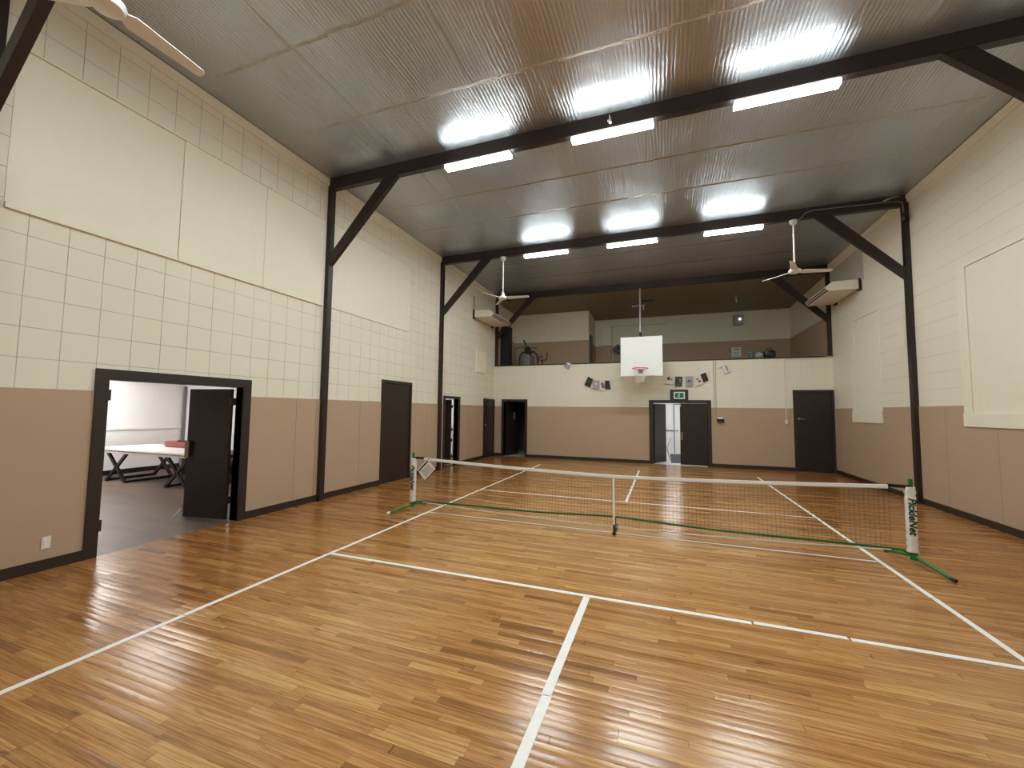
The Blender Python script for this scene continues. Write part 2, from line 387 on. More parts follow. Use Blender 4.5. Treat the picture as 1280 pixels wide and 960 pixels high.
struct('trim_8', boxes((-1.45, -1.41, YR - 0.03, YR - 0.012, 2.75, 5.58), (-1.41, 0.9, YR - 0.022, YR - 0.012, 5.55, 5.58)), M['duct'], 'grey frame strip beside the balcony pilaster', 'wall trim')
d = thing('door_8', 'dark door in the balcony return wall', 'door', (-2.187, 11.3, 2.74), kind='structure')
obj('leaf', boxes((-2.185, -2.135, 11.0, 11.6, 2.75, 4.95)), M['doorleaf'], d)
obj('handle', boxes((-2.14, -2.10, 11.06, 11.16, 3.72, 3.76)), M['steel'], d)

# tan boards on the hall walls (thin seams between the boards)
S = 0.003; T = 0.012
def seams(ys): return [(y - S, y + S, 0.0, 3.0) for y in ys]
struct('trim_9', B1(slab, 'x', XL, XL + T, YF, YB, 0.0, ZW, [(-3.365, -1.47, -1, 3), (1.73, 2.92, -1, 3), (4.58, 5.62, -1, 3), (7.46, 8.47, -1, 3), (FR[1] - .11, FR[1], -1, 3), (FR[2] - .11, FR[2], -1, 3)] + seams((-4.6, -6.0, -0.60, -0.16, 1.03, 3.66, 4.47, 6.2))), M['brown'], 'tan wall boards on the left wall', 'wall trim')
struct('trim_10', B1(slab, 'x', XR - T, XR, YF, YB, 0.0, ZW, [(5.67, 7.25, 1.52, 3), (1.3, 2.945, 1.54, 3)] + seams((-1.4, -0.2, 1.05, 2.25, 3.46, 5.9, 8.1))), M['brown'], 'tan wall boards on the right wall', 'wall trim')
struct('trim_11', B1(slab, 'y', YB - T, YB, XL + T, XR - T, 0.0, ZW, [(-5.1, -4.08, -1, 3), (0.24, 2.14, -1, 3), (4.39, 5.422, -1, 3)] + seams((4.30,))), M['brown'], 'tan wall boards on the far wall', 'wall trim')
struct('trim_12', B1(slab, 'y', YF, YF + T, XL + T, XR - T, 0.0, ZW), M['brown'], 'tan wall boards behind the viewer', 'wall trim')
# cornices
struct('trim_13', boxes((XL, XL + 0.035, YF, 8.5, 6.06, 6.205)), M['cream'], 'cream cornice along the left wall', 'wall trim')
struct('trim_14', boxes((XR - 0.03, XR, YF, 8.5, 6.06, 6.12), (XR - 0.045, XR, YF, 8.5, 6.12, 6.205)), M['cream'], 'cream cornice along the right wall', 'wall trim')
# baseboards
bt, bh = 0.032, 0.112
bm = B()
for a, b in ((YF, -3.365), (-1.47, FR[1] - FD), (FR[1], 1.73), (2.92, FR[2] - FD), (5.62, 7.46), (8.47, YB)): box(bm, XL, XL + bt, a, b, 0.0, bh)
struct('baseboard_left', bm, M['dark'], 'dark baseboard of the left wall', 'baseboard')
struct('baseboard_right', boxes((XR - bt, XR, YF, YB, 0, bh)), M['dark'], 'dark baseboard of the right wall', 'baseboard')
struct('baseboard_back', boxes((XL + bt, -5.1, YB - bt, YB, 0, bh), (-4.08, 0.24, YB - bt, YB, 0, bh), (2.14, 4.39, YB - bt, YB, 0, bh)), M['dark'], 'dark baseboard of the far wall', 'baseboard')

# boarded-up windows and panels
def panel_left(name, y0, y1, z0, z1, label, lip=None):
    w = thing(name, label, 'boarded window', (XL, (y0 + y1) / 2, z0), kind='structure')
    obj('board', boxes((XL, XL + (0.018 if y0 > -4 else 0.006), y0, y1, z0, z1)), M['cream'], w)
    obj('shadow_lip', boxes((XL, XL + 0.034, y0, y1, z1, z1 + 0.014)), M['cream'], w)  # added lip, shaped to cast the dark line along the board's top
    if lip: obj('sill_strip', boxes((XL, XL + 0.03, y0, y1, z0 - 0.055, z0)), M['cream'], w)
panel_left('window_1', -4.16, -2.618, 3.725, 5.345, 'large cream boarded window nearest on the left wall', True)
panel_left('window_2', -2.610, -1.374, 3.725, 5.345, 'second cream boarded window on the left wall', True)
panel_left('window_3', -1.366, -0.12, 3.725, 5.345, 'cream boarded window just before the middle left post', True)
panel_left('window_4', 0.10, 2.72, 3.69, 5.385, 'wide cream boarded window beyond the middle left post')
panel_left('window_5', 6.80, 7.62, 3.06, 3.84, 'small cream hatch cover on the left wall near the balcony')
for ch in bpy.data.objects['window_5'].children: ch.data.materials[0] = M['hatch']; ch.data.transform(Matrix.Diagonal((1.6, 1, 1, 1)))
def panel_right(name, y0, y1, zs0, zs1, ztop, label):
    w = thing(name, label, 'boarded window', (XR, (y0 + y1) / 2, zs0), kind='structure')
    obj('sill', boxes((XR - 0.035, XR, y0, y1, zs0, zs1)), M['cream'], w)
    obj('frame', boxes((XR - 0.022, XR, y1 - 0.20, y1, zs1, ztop + .06), (XR - 0.022, XR, y0, y1 - .20, ztop, ztop + 0.06)), M['cream'], w)
    obj('board', boxes((XR - 0.010, XR, y0 + 0.02, y1 - 0.21, zs1, ztop - 0.012)), M['cream'], w)
panel_right('window_6', 5.68, 7.245, 1.52, 1.80, 4.165, 'tall narrow cream boarded window on the right wall near the balcony')
panel_right('window_7', 1.31, 2.94, 1.54, 1.76, 4.185, 'big cream boarded window nearest on the right wall')
struct('trim_15', boxes((XR - 0.015, XR, 6.33, 8.45, 5.10, 5.95)), M['duct'], 'grey sheet panel on the right wall above the air conditioner', 'wall trim')

# ------------------------------------------------------------------ doors
def frame_left(o0, o1, zt, d, wd=0.0):
    bm = B()
    box(bm, XL - WT, XL + 0.035, o0, d[0], 0, zt); box(bm, XL - WT, XL + 0.035, d[1], o1, 0, zt); box(bm, XL - WT, XL + 0.035, d[0], d[1], d[3], zt)
    return bm
def frame_back(o0, o1, zt, d):
    bm = B()
    box(bm, o0, d[0], YB - 0.035, YB + WT, 0, zt); box(bm, d[1], o1, YB - 0.035, YB + WT, 0, zt); box(bm, d[0], d[1], YB - 0.035, YB + WT, d[3], zt)
    return bm
def leaf_between(bm, h, f, z0, z1, t=0.04):
    h, f = Vector((h[0], h[1], 0)), Vector((f[0], f[1], 0)); n = (f - h).cross(Vector((0, 0, 1))).normalized() * t
    prism(bm, [h + Vector((0, 0, z0)), f + Vector((0, 0, z0)), f + n + Vector((0, 0, z0)), h + n + Vector((0, 0, z0))], (0, 0, z1 - z0))
# 1: double doorway, far leaf swung into the side room
d = thing('door_1', 'wide dark double doorway open to the side room', 'door', (XL, -2.42, 0), kind='structure')
fr = obj('door_frame', frame_left(-3.365, -1.478, 2.147, D1), M['dark'], d)
for z in (0.28, 1.78):
    obj('hinge', boxes((XL - 0.03, XL + 0.02, D1[0], D1[0] + 0.03, z, z + 0.13)), M['dark'], d)
H1, F1 = (-5.575, -1.655), (-6.355, -1.765)
bm = B(); leaf_between(bm, H1, F1, 0.015, 2.0, 0.042); lf = obj('leaf', bm, M['doorleaf'], d)
bm = B(); p = Vector((F1[0] + .07, F1[1] - 0.035, 0)); box(bm, p.x - 0.055, p.x + 0.035, p.y - .004, p.y + .012, 0.93, 1.19)
o = obj('latch_plate', bm, M['brass'], lf); o['label'] = 'dull brass latch plate'
bm = B(); tube(bm, [(F1[0] + .03, F1[1] - .04, 0.16), (F1[0] + .02, F1[1] - .10, 0.07), (F1[0] + .0, F1[1] - .13, 0.012)], 0.011, 6); obj('door_stop', bm, M['steel'], lf)
for z in (0.25, 1.75): obj('hinge', boxes((-5.60, -5.555, -1.66, -1.588, z, z + 0.11)), M['dark'], lf)
# 2: closed
d = thing('door_2', 'closed dark brown door on the left wall before the second post', 'door', (XL, 2.33, 0), kind='structure')
obj('door_frame', frame_left(1.73, 2.92, 2.405, D2), M['dark'], d)
obj('leaf', boxes((XL - 0.06, XL + 0.012, D2[0] + .004, D2[1] - .004, 0.012, D2[3] - .006)), M['doorleaf'], d)
# 3: open inwards, light through the hinge gap
d = thing('door_3', 'dark door standing open just beyond the second left post', 'door', (XL, 5.1, 0), kind='structure')
obj('door_frame', frame_left(4.58, 5.62, 2.14, D3), M['dark'], d)
bm = B(); leaf_between(bm, (-5.60, 5.415), (-6.42, 5.44), 0.015, 2.04); lf = obj('leaf', bm, M['doorleaf'], d)
for z in (0.22, 0.72, 1.06, 1.78): obj('hinge', boxes((-5.62, -5.585, 5.41, 5.522, z, z + 0.09)), M['dark'], lf)
# 4: closed
d = thing('door_4', 'closed dark door on the left wall next to the far corner', 'door', (XL, 7.97, 0), kind='structure')
obj('door_frame', frame_left(7.46, 8.47, 2.152, D4), M['dark'], d)
lf = obj('leaf', boxes((XL - 0.06, XL + 0.012, D4[0] + .004, D4[1] - .004, 0.012, D4[3] - .006)), M['doorleaf'], d)
bm = B(); lathe(bm, (XL + 0.03, 7.64, 1.19), [(0.0, -0.03), (0.024, -0.02), (0.03, 0), (0.024, 0.02), (0.0, 0.03)], 10); obj('knob', bm, M['steel'], lf, True)
# 5: dark opening
d = thing('door_5', 'open doorway to a dark passage at the left end of the far wall', 'door', (-4.59, YB, 0), kind='structure')
obj('door_frame', frame_back(-5.105, -4.075, 2.15, D5), M['dark'], d)
bm = B(); leaf_between(bm, (-5.0, YB + 0.17), (-4.79, YB + 0.95), 0.015, 2.03); lf = obj('leaf', bm, M['doorleaf'], d)
obj('handle', boxes((-4.83, -4.80, YB + 0.60, YB + 0.68, 1.38, 1.66)), M['steel'], lf)
struct('trim_16', boxes((-5.02, -4.16, YB - 0.0, YB + WT, 0.0, 0.012)), M['grey'], 'grey threshold strip of the dark doorway', 'wall trim')
# 6: double door, left leaf ajar to a bright room
d = thing('door_6', 'dark double door below the exit sign with its left leaf ajar', 'door', (1.2, YB, 0), kind='structure')
obj('door_frame', frame_back(0.24, 2.14, 2.13, D6), M['dark'], d)
bm = B(); leaf_between(bm, (0.775, YB + 0.86), (0.415, YB + 0.125), 0.015, 2.01); lf = obj('leaf', bm, M['doorleaf'], d)
bm = B(); lathe(bm, (0.79, YB + 0.78, 1.16), [(0, -0.03), (0.026, -0.02), (0.032, 0), (0.026, 0.02), (0, 0.03)], 10); obj('knob', bm, M['steel'], lf, True)
rl = obj('leaf', boxes((1.205, D6[1] - .004, YB + 0.01, YB + 0.055, 0.02, 2.02)), M['doorleaf'], d)
o = obj('latch_plate', boxes((1.215, 1.285, YB + 0.002, YB + 0.012, 0.82, 1.08)), M['brass'], rl); o['label'] = 'dull brass latch plate'
obj('closer_bracket', boxes((1.20, 1.235, YB + 0.0, YB + 0.02, 1.91, 2.0)), M['steel'], rl)
# 7: closed
d = thing('door_7', 'closed dark door with a lever handle in the far right corner', 'door', (4.9, YB, 0), kind='structure')
obj('door_frame', frame_back(4.39, 5.422, 2.44, D7), M['dark'], d)
lf = obj('leaf', boxes((D7[0] + .004, D7[1] - .004, YB - 0.012, YB + 0.06, 0.012, D7[3] - .006)), M['doorleaf'], d)
bm = B(); lathe(bm, (4.52, YB - 0.02, 1.575), [(0.0, -0.028), (0.028, -0.028), (0.028, 0.028), (0, 0.028)], 12)
tube(bm, [(4.52, YB - 0.02, 1.575), (4.52, YB - 0.07, 1.575), (4.58, YB - 0.075, 1.570), (4.645, YB - 0.07, 1.545)], 0.014, 8)
obj('handle', bm, M['steel'], lf, True)

# exit sign over the double door
e = thing('exit_sign', 'green and white running-man exit sign in a dark frame over the double door', 'sign', (1.188, YB - 0.03, 2.13))
obj('frame', boxes((0.911, 1.00, YB - 0.05, YB, 2.131, 2.477), (1.38, 1.463, YB - 0.05, YB, 2.131, 2.477), (1.00, 1.38, YB - 0.05, YB, 2.42, 2.477), (1.0, 1.38, YB - .05, YB, 2.131, 2.155), (1.0, 1.38, YB - 0.02, YB, 2.155, 2.42)), M['dark'], e)
obj('face_plate', boxes((1.02, 1.365, YB - 0.06, YB - 0.02, 2.165, 2.40), bev=0.004), M['signwhite'], e)
obj('pictogram_panel', boxes((1.060, 1.140, YB - 0.0625, YB - 0.06, 2.205, 2.36), (1.140, 1.235, YB - 0.0615, YB - 0.06, 2.205, 2.36), (1.235, 1.325, YB - 0.0625, YB - 0.06, 2.205, 2.36)), M['signgreen'], e)
bm = B(); yv = YB - 0.066
def stroke(a, b, w): bar(bm, (a[0], yv, a[1]), (b[0], yv, b[1]), 0.004, w)
stroke((1.190, 2.318), (1.180, 2.268), 0.030); stroke((1.180, 2.268), (1.150, 2.242), 0.016); stroke((1.150, 2.242), (1.128, 2.242), 0.013)
stroke((1.182, 2.268), (1.208, 2.245), 0.016); stroke((1.208, 2.245), (1.203, 2.215), 0.014); stroke((1.186, 2.312), (1.158, 2.292), 0.011); stroke((1.192, 2.308), (1.222, 2.288), 0.011)
lathe(bm, (1.203, yv, 2.338), [(0, -0.013), (0.013, -0.006), (0.013, 0.006), (0, 0.013)], 10)
obj('running_man', bm, M['signwhite'], e)

# ------------------------------------------------------------------ rooms behind the doors
def room(pref, x0, x1, y0, y1, zc, wall, floor, lab, skip=''):
    struct('floor_' + pref, boxes((x0, x1, y0, y1, -0.10, 0.0)), floor, 'floor of the ' + lab, 'floor')
    struct('ceiling_' + pref, boxes((x0, min(x1, XW) if 's' not in skip else x1, y0, y1, zc, zc + 0.08)), wall, 'ceiling of the ' + lab, 'ceiling')
    if 'w' not in skip: struct('wall_%s_left' % pref, boxes((x0 - 0.08, x0, y0, y1, 0, zc)), wall, 'left wall of the ' + lab, 'wall')
    if 'e' not in skip: struct('wall_%s_right' % pref, boxes((x1, x1 + 0.08, y0, y1, 0, zc)), wall, 'right wall of the ' + lab, 'wall')
    if 's' not in skip: struct('wall_%s_front' % pref, boxes((x0, min(x1, XW) if x1 <= XL else x1, y0 - 0.08, y0, 0, zc)), wall, 'near wall of the ' + lab, 'wall')
    if 'n' not in skip: struct('wall_%s_back' % pref, boxes((x0, min(x1, XW) if x1 <= XL else x1, y1, y1 + 0.08, 0, zc)), wall, 'end wall of the ' + lab, 'wall')
XW = XL - WT
room('side_room', -12.3, XL, -5.6, 1.80, 2.75, M['whitewall'], M['vinyl'], 'side room', 'e')
room('store_room', -9.0, XW, 2.0, 8.45, 2.6, M['whitewall'], M['vinyl'], 'room beyond the open door', 'e')
room('passage', XL + 0.02, -3.6, YB + WT, 11.2, 2.55, M['darkwall'], M['whitefloor'], 'dark passage', 's')
room('white_room', -0.9, 3.6, YB + 0.02, YR, 2.55, M['whitewall'], M['whitefloor'], 'bright white room', 's')
struct('trim_17', boxes((-12.3, -12.275, -5.6, 1.8, 1.12, 1.20)), M['whitewall'], 'white rail on the far wall of the side room', 'wall trim')
struct('trim_18', boxes((-12.3, -12.27, -5.6, 1.8, 0.0, 0.12)), M['black'], 'black baseboard of the side room', 'wall trim')
struct('trim_19', boxes((-12.29, -12.23, 1.72, 1.79, 0.0, 2.3)), M['grey'], 'grey corner post of the side room', 'wall trim')
def panel_light(name, x0, x1, y0, y1, zc, mat, label):
    t = thing(name, label, 'ceiling light', ((x0 + x1) / 2, (y0 + y1) / 2, zc))
    obj('frame', boxes((x0 - .03, x1 + .03, y0 - .03, y1 + .03, zc - 0.03, zc)), M['white'], t)
    obj('diffuser', boxes((x0, x1, y0, y1, zc - 0.038, zc - 0.03)), mat, t)
panel_light('ceiling_light', -11.9, -10.9, -2.4, -0.2, 2.75, M['roomlamp'], 'light panel on the side room ceiling above the long table')
panel_light('ceiling_light', -8.25, -7.05, -1.55, -0.95, 2.75, M['roomlamp2'], 'light panel on the side room ceiling nearer the doorway')
panel_light('ceiling_light', -7.6, -7.0, 6.2, 7.4, 2.6, M['roomlamp'], 'light panel on the ceiling of the room beyond the open left door')
panel_light('ceiling_light', 0.6, 1.8, 10.3, 11.5, 2.55, M['whiteroomlamp'], 'light panel on the bright white room ceiling')
# folding table etc. in the side room
t = thing('folding_table', 'long white-topped folding table on black crossed legs in the side room', 'table', (-10.1, 0.1, 0))
obj('table_top', boxes((-11.75, -8.52, -0.45, 0.75, 0.715, 0.755), bev=0.006), M['white'], t)
obj('table_top', boxes((-11.72, -8.57, -0.43, 0.73, 0.655, 0.700), bev=0.006), M['offwhite'], t)
obj('spacer', boxes((-11.6, -8.7, -0.35, 0.65, 0.698, 0.717)), M['grey'], t)
for x in (-11.05, -8.95):
    bm = B(); 
    for y in (-0.32, 0.62):
        bar(bm, (x - 0.36, y, 0.0), (x + 0.36, y, 0.66), 0.05, 0.06); bar(bm, (x + 0.36, y, 0.0), (x - 0.36, y, 0.66), 0.05, 0.06)
    box(bm, x - 0.39, x - 0.33, -0.32, 0.62, 0.0, 0.05); box(bm, x + 0.33, x + 0.39, -0.32, 0.62, 0.0, 0.05)
    obj('leg', bm, M['black'], t)
bm = B(); box(bm, -10.55, -8.9, 0.30, 0.70, 0.756, 0.90, bev=0.05)
t2 = thing('bench_cushion', 'long red vinyl bench cushion lying on the white folding table', 'cushion', (-9.7, 0.5, 0.755)); obj('pad', bm, M['red'], t2, True)
obj('backing_board', boxes((-10.1, -8.92, 0.33, 0.67, 0.901, 0.918)), M['black'], t2)
t3 = thing('stool', 'red padded stool on black legs under the white folding table', 'stool', (-9.15, 1.25, 0))
obj('seat', boxes((-9.65, -8.65, 0.98, 1.5, 0.30, 0.46), bev=0.03), M['red'], t3, True)
for x in (-9.58, -8.72):
    for y in (1.04, 1.44): obj('leg', boxes((x - .025, x + .025, y - .025, y + .025, 0, 0.31)), M['black'], t3)
t4 = thing('storage_box', 'black storage box on the floor behind the white folding table', 'box', (-10.4, 1.2, 0))
obj('body', boxes((-11.0, -9.85, 1.0, 1.6, 0.0, 0.50), bev=0.01), M['black'], t4)
obj('lid', boxes((-11.02, -9.83, 0.98, 1.62, 0.50, 0.54), bev=0.008), M['black'], t4)
# bright white room
struct('trim_20', boxes((-0.9, 1.09, YR - 0.04, YR, 0.93, 0.975)), M['grey'], 'grey rail on the wall of the bright white room', 'wall trim')
d = thing('door_9', 'white door seen through the gap of the double door', 'door', (1.5, YR, 0), kind='structure')
obj('door_frame', boxes((1.10, 1.135, YR - 0.05, YR, 0, 2.05), (1.95, 1.99, YR - .05, YR, 0, 2.05), (1.10, 1.99, YR - .05, YR, 2.05, 2.09)), M['grey'], d)
lf = obj('leaf', boxes((1.14, 1.945, YR - 0.035, YR, 0.01, 2.045)), M['white'], d)
bm = B(); lathe(bm, (1.235, YR - 0.07, 0.965), [(0, -0.035), (0.03, -0.025), (0.036, 0), (0.03, 0.025), (0, 0.035)], 12); tube(bm, [(1.235, YR - .07, .965), (1.235, YR - .03, .965)], 0.014, 8); obj('knob', bm, M['steel'], lf, True)
single('door_mat', boxes((0.93, 1.95, 9.1, 12.2, 0.0, 0.012)), M['mat'], 'charcoal mat on the pale floor of the bright room', 'mat', (1.44, 10.6, 0.0))
t = thing('stacking_chair', 'white plastic chair with thin dark legs just inside the double door', 'chair', (0.62, 9.95, 0))
bm = B(); box(bm, 0.42, 0.84, 9.75, 10.15, 0.43, 0.455, bev=0.01); obj('seat', bm, M['white'], t, True)
bm = B(); prism(bm, [(0.80, 9.76, 0.50), (0.825, 9.76, 0.50), (0.955, 9.76, 0.83), (0.93, 9.76, 0.83)], (0, 0.38, 0)); obj('backrest', bm, M['white'], t)
for y in (9.77, 10.13):
    bm = B(); tube(bm, [(0.47, y, 0.43), (0.42, y, 0.0)], 0.011, 8); obj('leg', bm, M['grey'], t)
    bm = B(); tube(bm, [(0.80, y, 0.43), (0.90, y, 0.0)], 0.011, 8); obj('leg', bm, M['grey'], t)
    bm = B(); tube(bm, [(0.79, y, 0.44), (0.84, y, 0.56), (0.93, y, 0.78)], 0.011, 8); obj('back_post', bm, M['black'], t)

# ------------------------------------------------------------------ timber frames
def frame(P, label):
    f = thing('timber_frame', label, 'roof frame', (0, P - FD / 2, 0))
    y0, y1 = P - FD, P; pr = 0.09
    obj('beam', boxes((XL, XR, y0, y1, ZB, ZC)), M['beam'], f)
    base = 0.0 if P < 8.5 else ZL + 0.012
    for s, xw in ((1, XL), (-1, XR)):
        a, b = sorted((xw, xw + s * pr)); obj('post', boxes((a, b, y0, y1, base, ZB)), M['beam'], f)
        bm = B(); yc = P - FD / 2; cx = xw + s * 0.03
        # a diagonal brace, cut flush under the beam and against the post
        x_t0, x_t1 = xw + s * 1.29, xw + s * 1.59; zt = ZB
        zp0, zp1 = 4.69, 4.47
        if P > 8.5 and s > 0: zp0, zp1 = 4.69, 4.47
        prism(bm, [(xw + s * pr, y0 + 0.012, zp0), (xw + s * pr, y0 + 0.012, zp1), (x_t1, y0 + 0.012, zt), (x_t0, y0 + 0.012, zt)], (0, FD - 0.024, 0))
        obj('brace', bm, M['beam'], f)
    return f
frame(FR[0], 'dark timber frame at the upper left edge of the photo, nearest of the frames')
frame(FR[1], 'dark timber frame carrying the nearest row of three lights')
frame(FR[2], 'dark timber frame carrying the far row of lights and two white fans')
frame(FR[3], 'dark timber frame standing on the balcony parapet')

# ------------------------------------------------------------------ lights
def strip_light(x, P, label):
    yc = P - FD / 2; ZB = globals()['ZB'] - 0.003
    t = thing('strip_light', label, 'light', (x, yc, ZB), 'fluorescent strip lights under the beams')
    obj('housing', boxes((x - 0.60, x + 0.60, yc - 0.045, yc + 0.045, ZB - 0.035, ZB)), M['white'], t)
    bm = B(); prism(bm, [(x - 0.60, yc - 0.068, ZB - 0.034), (x - 0.60, yc + 0.068, ZB - 0.034), (x - 0.60, yc + 0.060, ZB - 0.080), (x - 0.60, yc - 0.060, ZB - 0.080)], (1.20, 0, 0))
    bm.faces.ensure_lookup_table()
    for f in bm.faces: f.material_index = 0 if f.normal.z < -0.7 else 1
    obj('diffuser', bm, [M['tube'], M['tube_side']], t)
for P, row in ((FR[1], 'near row'), (FR[2], 'far row')):
    for x, w in ((-2.225, 'left'), (0.0, 'middle'), (2.25, 'right')):
        strip_light(x, P, 'glowing white strip light, %s one of the %s of three' % (w, row))
for x, w in ((-2.225, 'left'), (0.0, 'middle'), (2.25, 'right')):  # added row, out of view, to light the near end of the hall
    strip_light(x, FR[0], 'added unseen strip light above the viewer, %s one of its row' % w)

# ------------------------------------------------------------------ ceiling fans
def fan(x, y, zh, ang, label):
    t = thing('ceiling_fan', label, 'ceiling fan', (x, y, zh), 'white three-bladed ceiling fans')
    bm = B(); lathe(bm, (x, y, ZB), [(0.015, -0.10), (0.055, -0.085), (0.075, -0.04), (0.075, 0.0)], 20); obj('canopy', bm, M['white'], t, True)
    bm = B(); tube(bm, [(x, y, zh + 0.10), (x, y, ZB - 0.08)], 0.016, 12); obj('rod', bm, M['white'], t, True)
    bm = B(); lathe(bm, (x, y, zh), [(0.0, -0.055), (0.06, -0.052), (0.11, -0.035), (0.125, 0.0), (0.115, 0.025), (0.06, 0.05), (0.042, 0.10), (0.022, 0.16), (0.018, 0.17)], 24); obj('motor', bm, M['white'], t, True)
    for k in range(3):
        a = math.radians(ang + 120 * k); ca, sa = math.cos(a), math.sin(a)
        bm = B(); pts = [(0.10, -0.035), (0.17, -0.07), (0.72, -0.045), (0.745, -0.02), (0.745, 0.02), (0.72, 0.045), (0.17, 0.07), (0.10, 0.035)]
        vv = []
        for u, v in pts: vv.append((x + u * ca - v * sa, y + u * sa + v * ca, zh - 0.012 - v * 0.28))
        prism(bm, vv, (0, 0, 0.008)); obj('blade', bm, M['white'], t)
fan(-3.455, FR[2] - FD / 2, 4.84, 5, 'white ceiling fan hanging in front of the left air conditioner')
fan(3.44, FR[2] - FD / 2, 4.85, 12, 'white ceiling fan hanging in front of the right air conditioner')
fan(-3.52, FR[0] - FD / 2, 4.98, 90, 'white ceiling fan cut off by the top edge near the left frame')

# cable from the right fan along the beam to the post
bm = B(); yc = FR[2] - FD - 0.012
tube(bm, [(3.525, yc, 5.968), (3.59, yc, 6.02), (3.66, yc, 6.105), (3.80, yc, 6.135), (4.45, yc, 6.12), (5.0, yc, 6.10), (5.26, yc, 6.085), (5.325, yc, 6.05), (5.33, yc, 5.95), (5.325, yc - 0.03, 5.80)], 0.011, 8)
t = thing('power_cable', 'dark cable running along the beam from the right fan to the post', 'cable', (4.5, yc, 6.1)); obj('cable', bm, M['grey'], t, True)
bm = B(); lathe(bm, (5.325, FR[2] - FD - 0.058, 5.73), [(0, -0.09), (0.04, -0.08), (0.055, -0.03), (0.055, 0.05), (0.03, 0.085), (0, 0.09)], 14); obj('junction_box', bm, M['black'], t, True)
bm = B(); y = FR[2] - FD - 0.004
prism(bm, [(4.99, y, 6.135), (5.06, y, 6.125), (5.15, y, 6.165), (5.30, y, 6.19), (5.30, y, 6.205), (5.10, y, 6.19)], (0, 0.003, 0))
single('loose_tape', bm, M['foil_tape'], 'torn strip of silver tape on the beam above the right post', 'tape', (5.15, y, 6.16))
bm = B(); y = FR[1] - FD - 0.012
tube(bm, [(-0.02, y, 6.17), (-0.012, y - .006, 6.10), (-0.008, y - .012, 6.04)], 0.008, 8, 0.02); box(bm, -0.05, -0.01, y - 0.008, y + .012, 6.08, 6.10)
single('pull_hook', bm, M['white'], 'small white hook on the beam above the near middle strip light', 'hook', (-0.012, y, 6.05))

# ------------------------------------------------------------------ air conditioners
def aircon(s, xw, y0, y1, label):
    t = thing('air_conditioner', label, 'air conditioner', (xw + s * 0.35, (y0 + y1) / 2, 4.9))
    P = lambda d, z, y=y0: (xw + s * d, y, z)
    bm = B(); prism(bm, [P(0.06, 4.90), P(0.68, 4.895), P(0.755, 4.985), P(0.735, 5.03), P(0.61, 5.13), P(0.06, 5.135)], (0, y1 - y0, 0)); obj('body', bm, M['offwhite'], t)
    def slot(d0, z0, d1, z1, off=0.004):
        bm = B(); n = Vector((s * (z1 - z0) * -1, 0, (d1 - d0))).normalized() * -off
        if n.x * s < 0: n = -n
        q = [Vector(P(d0, z0, y0 + .06)) + n, Vector(P(d1, z1, y0 + .06)) + n, Vector(P(d1, z1, y0 + .06)) - n, Vector(P(d0, z0, y0 + .06)) - n]
        prism(bm, q, (0, y1 - y0 - .12, 0)); return bm
    obj('air_slot', slot(0.752, 4.981, 0.732, 4.957), M['black'], t)
    obj('air_slot', slot(0.716, 4.938, 0.694, 4.912), M['black'], t)
    obj('louvre', slot(0.731, 4.956, 0.717, 4.939, 0.009), M['white'], t)
    for y in (y0 + 0.05, y1 - 0.05): obj('bracket', boxes((min(xw + s * 0.004, xw + s * 0.065), max(xw + s * 0.004, xw + s * 0.065), y - 0.06, y + 0.06, 4.86, 5.16)), M['black'], t)
    if s > 0:
        bm = B(); tube(bm, [P(0.035, 5.13, y0 + .03), P(0.035, 5.62, y0 + .03), P(0.025, 5.66, y0 + .03)], 0.014, 8); obj('pipe', bm, M['grey'], t)
aircon(1, XL, 6.48, 8.20, 'long white air conditioner on brackets on the left wall')
aircon(-1, XR, 6.46, 8.12, 'long white air conditioner on brackets on the right wall')

# ------------------------------------------------------------------ basketball goal
t = thing('basketball_hoop', 'white backboard with a red rim hanging before the balcony', 'basketball hoop', (0.06, 7.3, 2.85))
by = 7.30
obj('backboard', boxes((-0.567, 0.690, by, by + 0.035, 2.848, 4.092), bev=0.006), M['white'], t)
bm = B(); R = 0.2286; rc = (0.045, by - 0.38, 3.05); tube(bm, arc(rc, R, 0, 2 * PI, 32, (1, 0, 0), (0, 1, 0)), 0.012, 8)
tube(bm, [(-0.12, by - 0.21, 3.05), (-0.05, by - .02, 3.05)], 0.010, 6); tube(bm, [(0.21, by - 0.21, 3.05), (0.14, by - .02, 3.05)], 0.010, 6)
rim = obj('rim', bm, M['rimred'], t, True)
obj('rim_bracket', boxes((-0.03, 0.12, by - 0.15, by, 3.03, 3.06), (-0.03, 0.12, by - 0.02, by, 2.93, 3.06)), M['print_red'], rim)
bm = B(); N = 12
def netp(k, lev):
    r = R - (R - 0.105) * (lev / 5.0) ** 0.8; a = 2 * PI * (k + 0.5 * (lev % 2)) / N
    return (rc[0] + r * math.cos(a), rc[1] + r * math.sin(a), 3.045 - 0.42 * lev / 5.0)
for lev in range(5):
    for k in range(N):
        tube(bm, [netp(k, lev), netp(k, lev + 1)], 0.0042, 4); tube(bm, [netp(k, lev), netp(k - 1 if lev % 2 == 0 else k + 1, lev + 1)], 0.0042, 4)
obj('hoop_net', bm, M['rope'], t)
bm = B(); tube(bm, [(0.035, by + 0.06, 4.22), (-0.02, 8.47, 5.86), (-0.02, 8.54, ZB - .003)], 0.028, 12); obj('hanger_pole', bm, M['paintpole'], t, True)
bm = B(); tube(bm, [(0.04, by + 0.05, 3.3), (0.04, by + 0.055, 4.24)], 0.034, 12); obj('pole_sleeve', bm, M['black'], t, True)
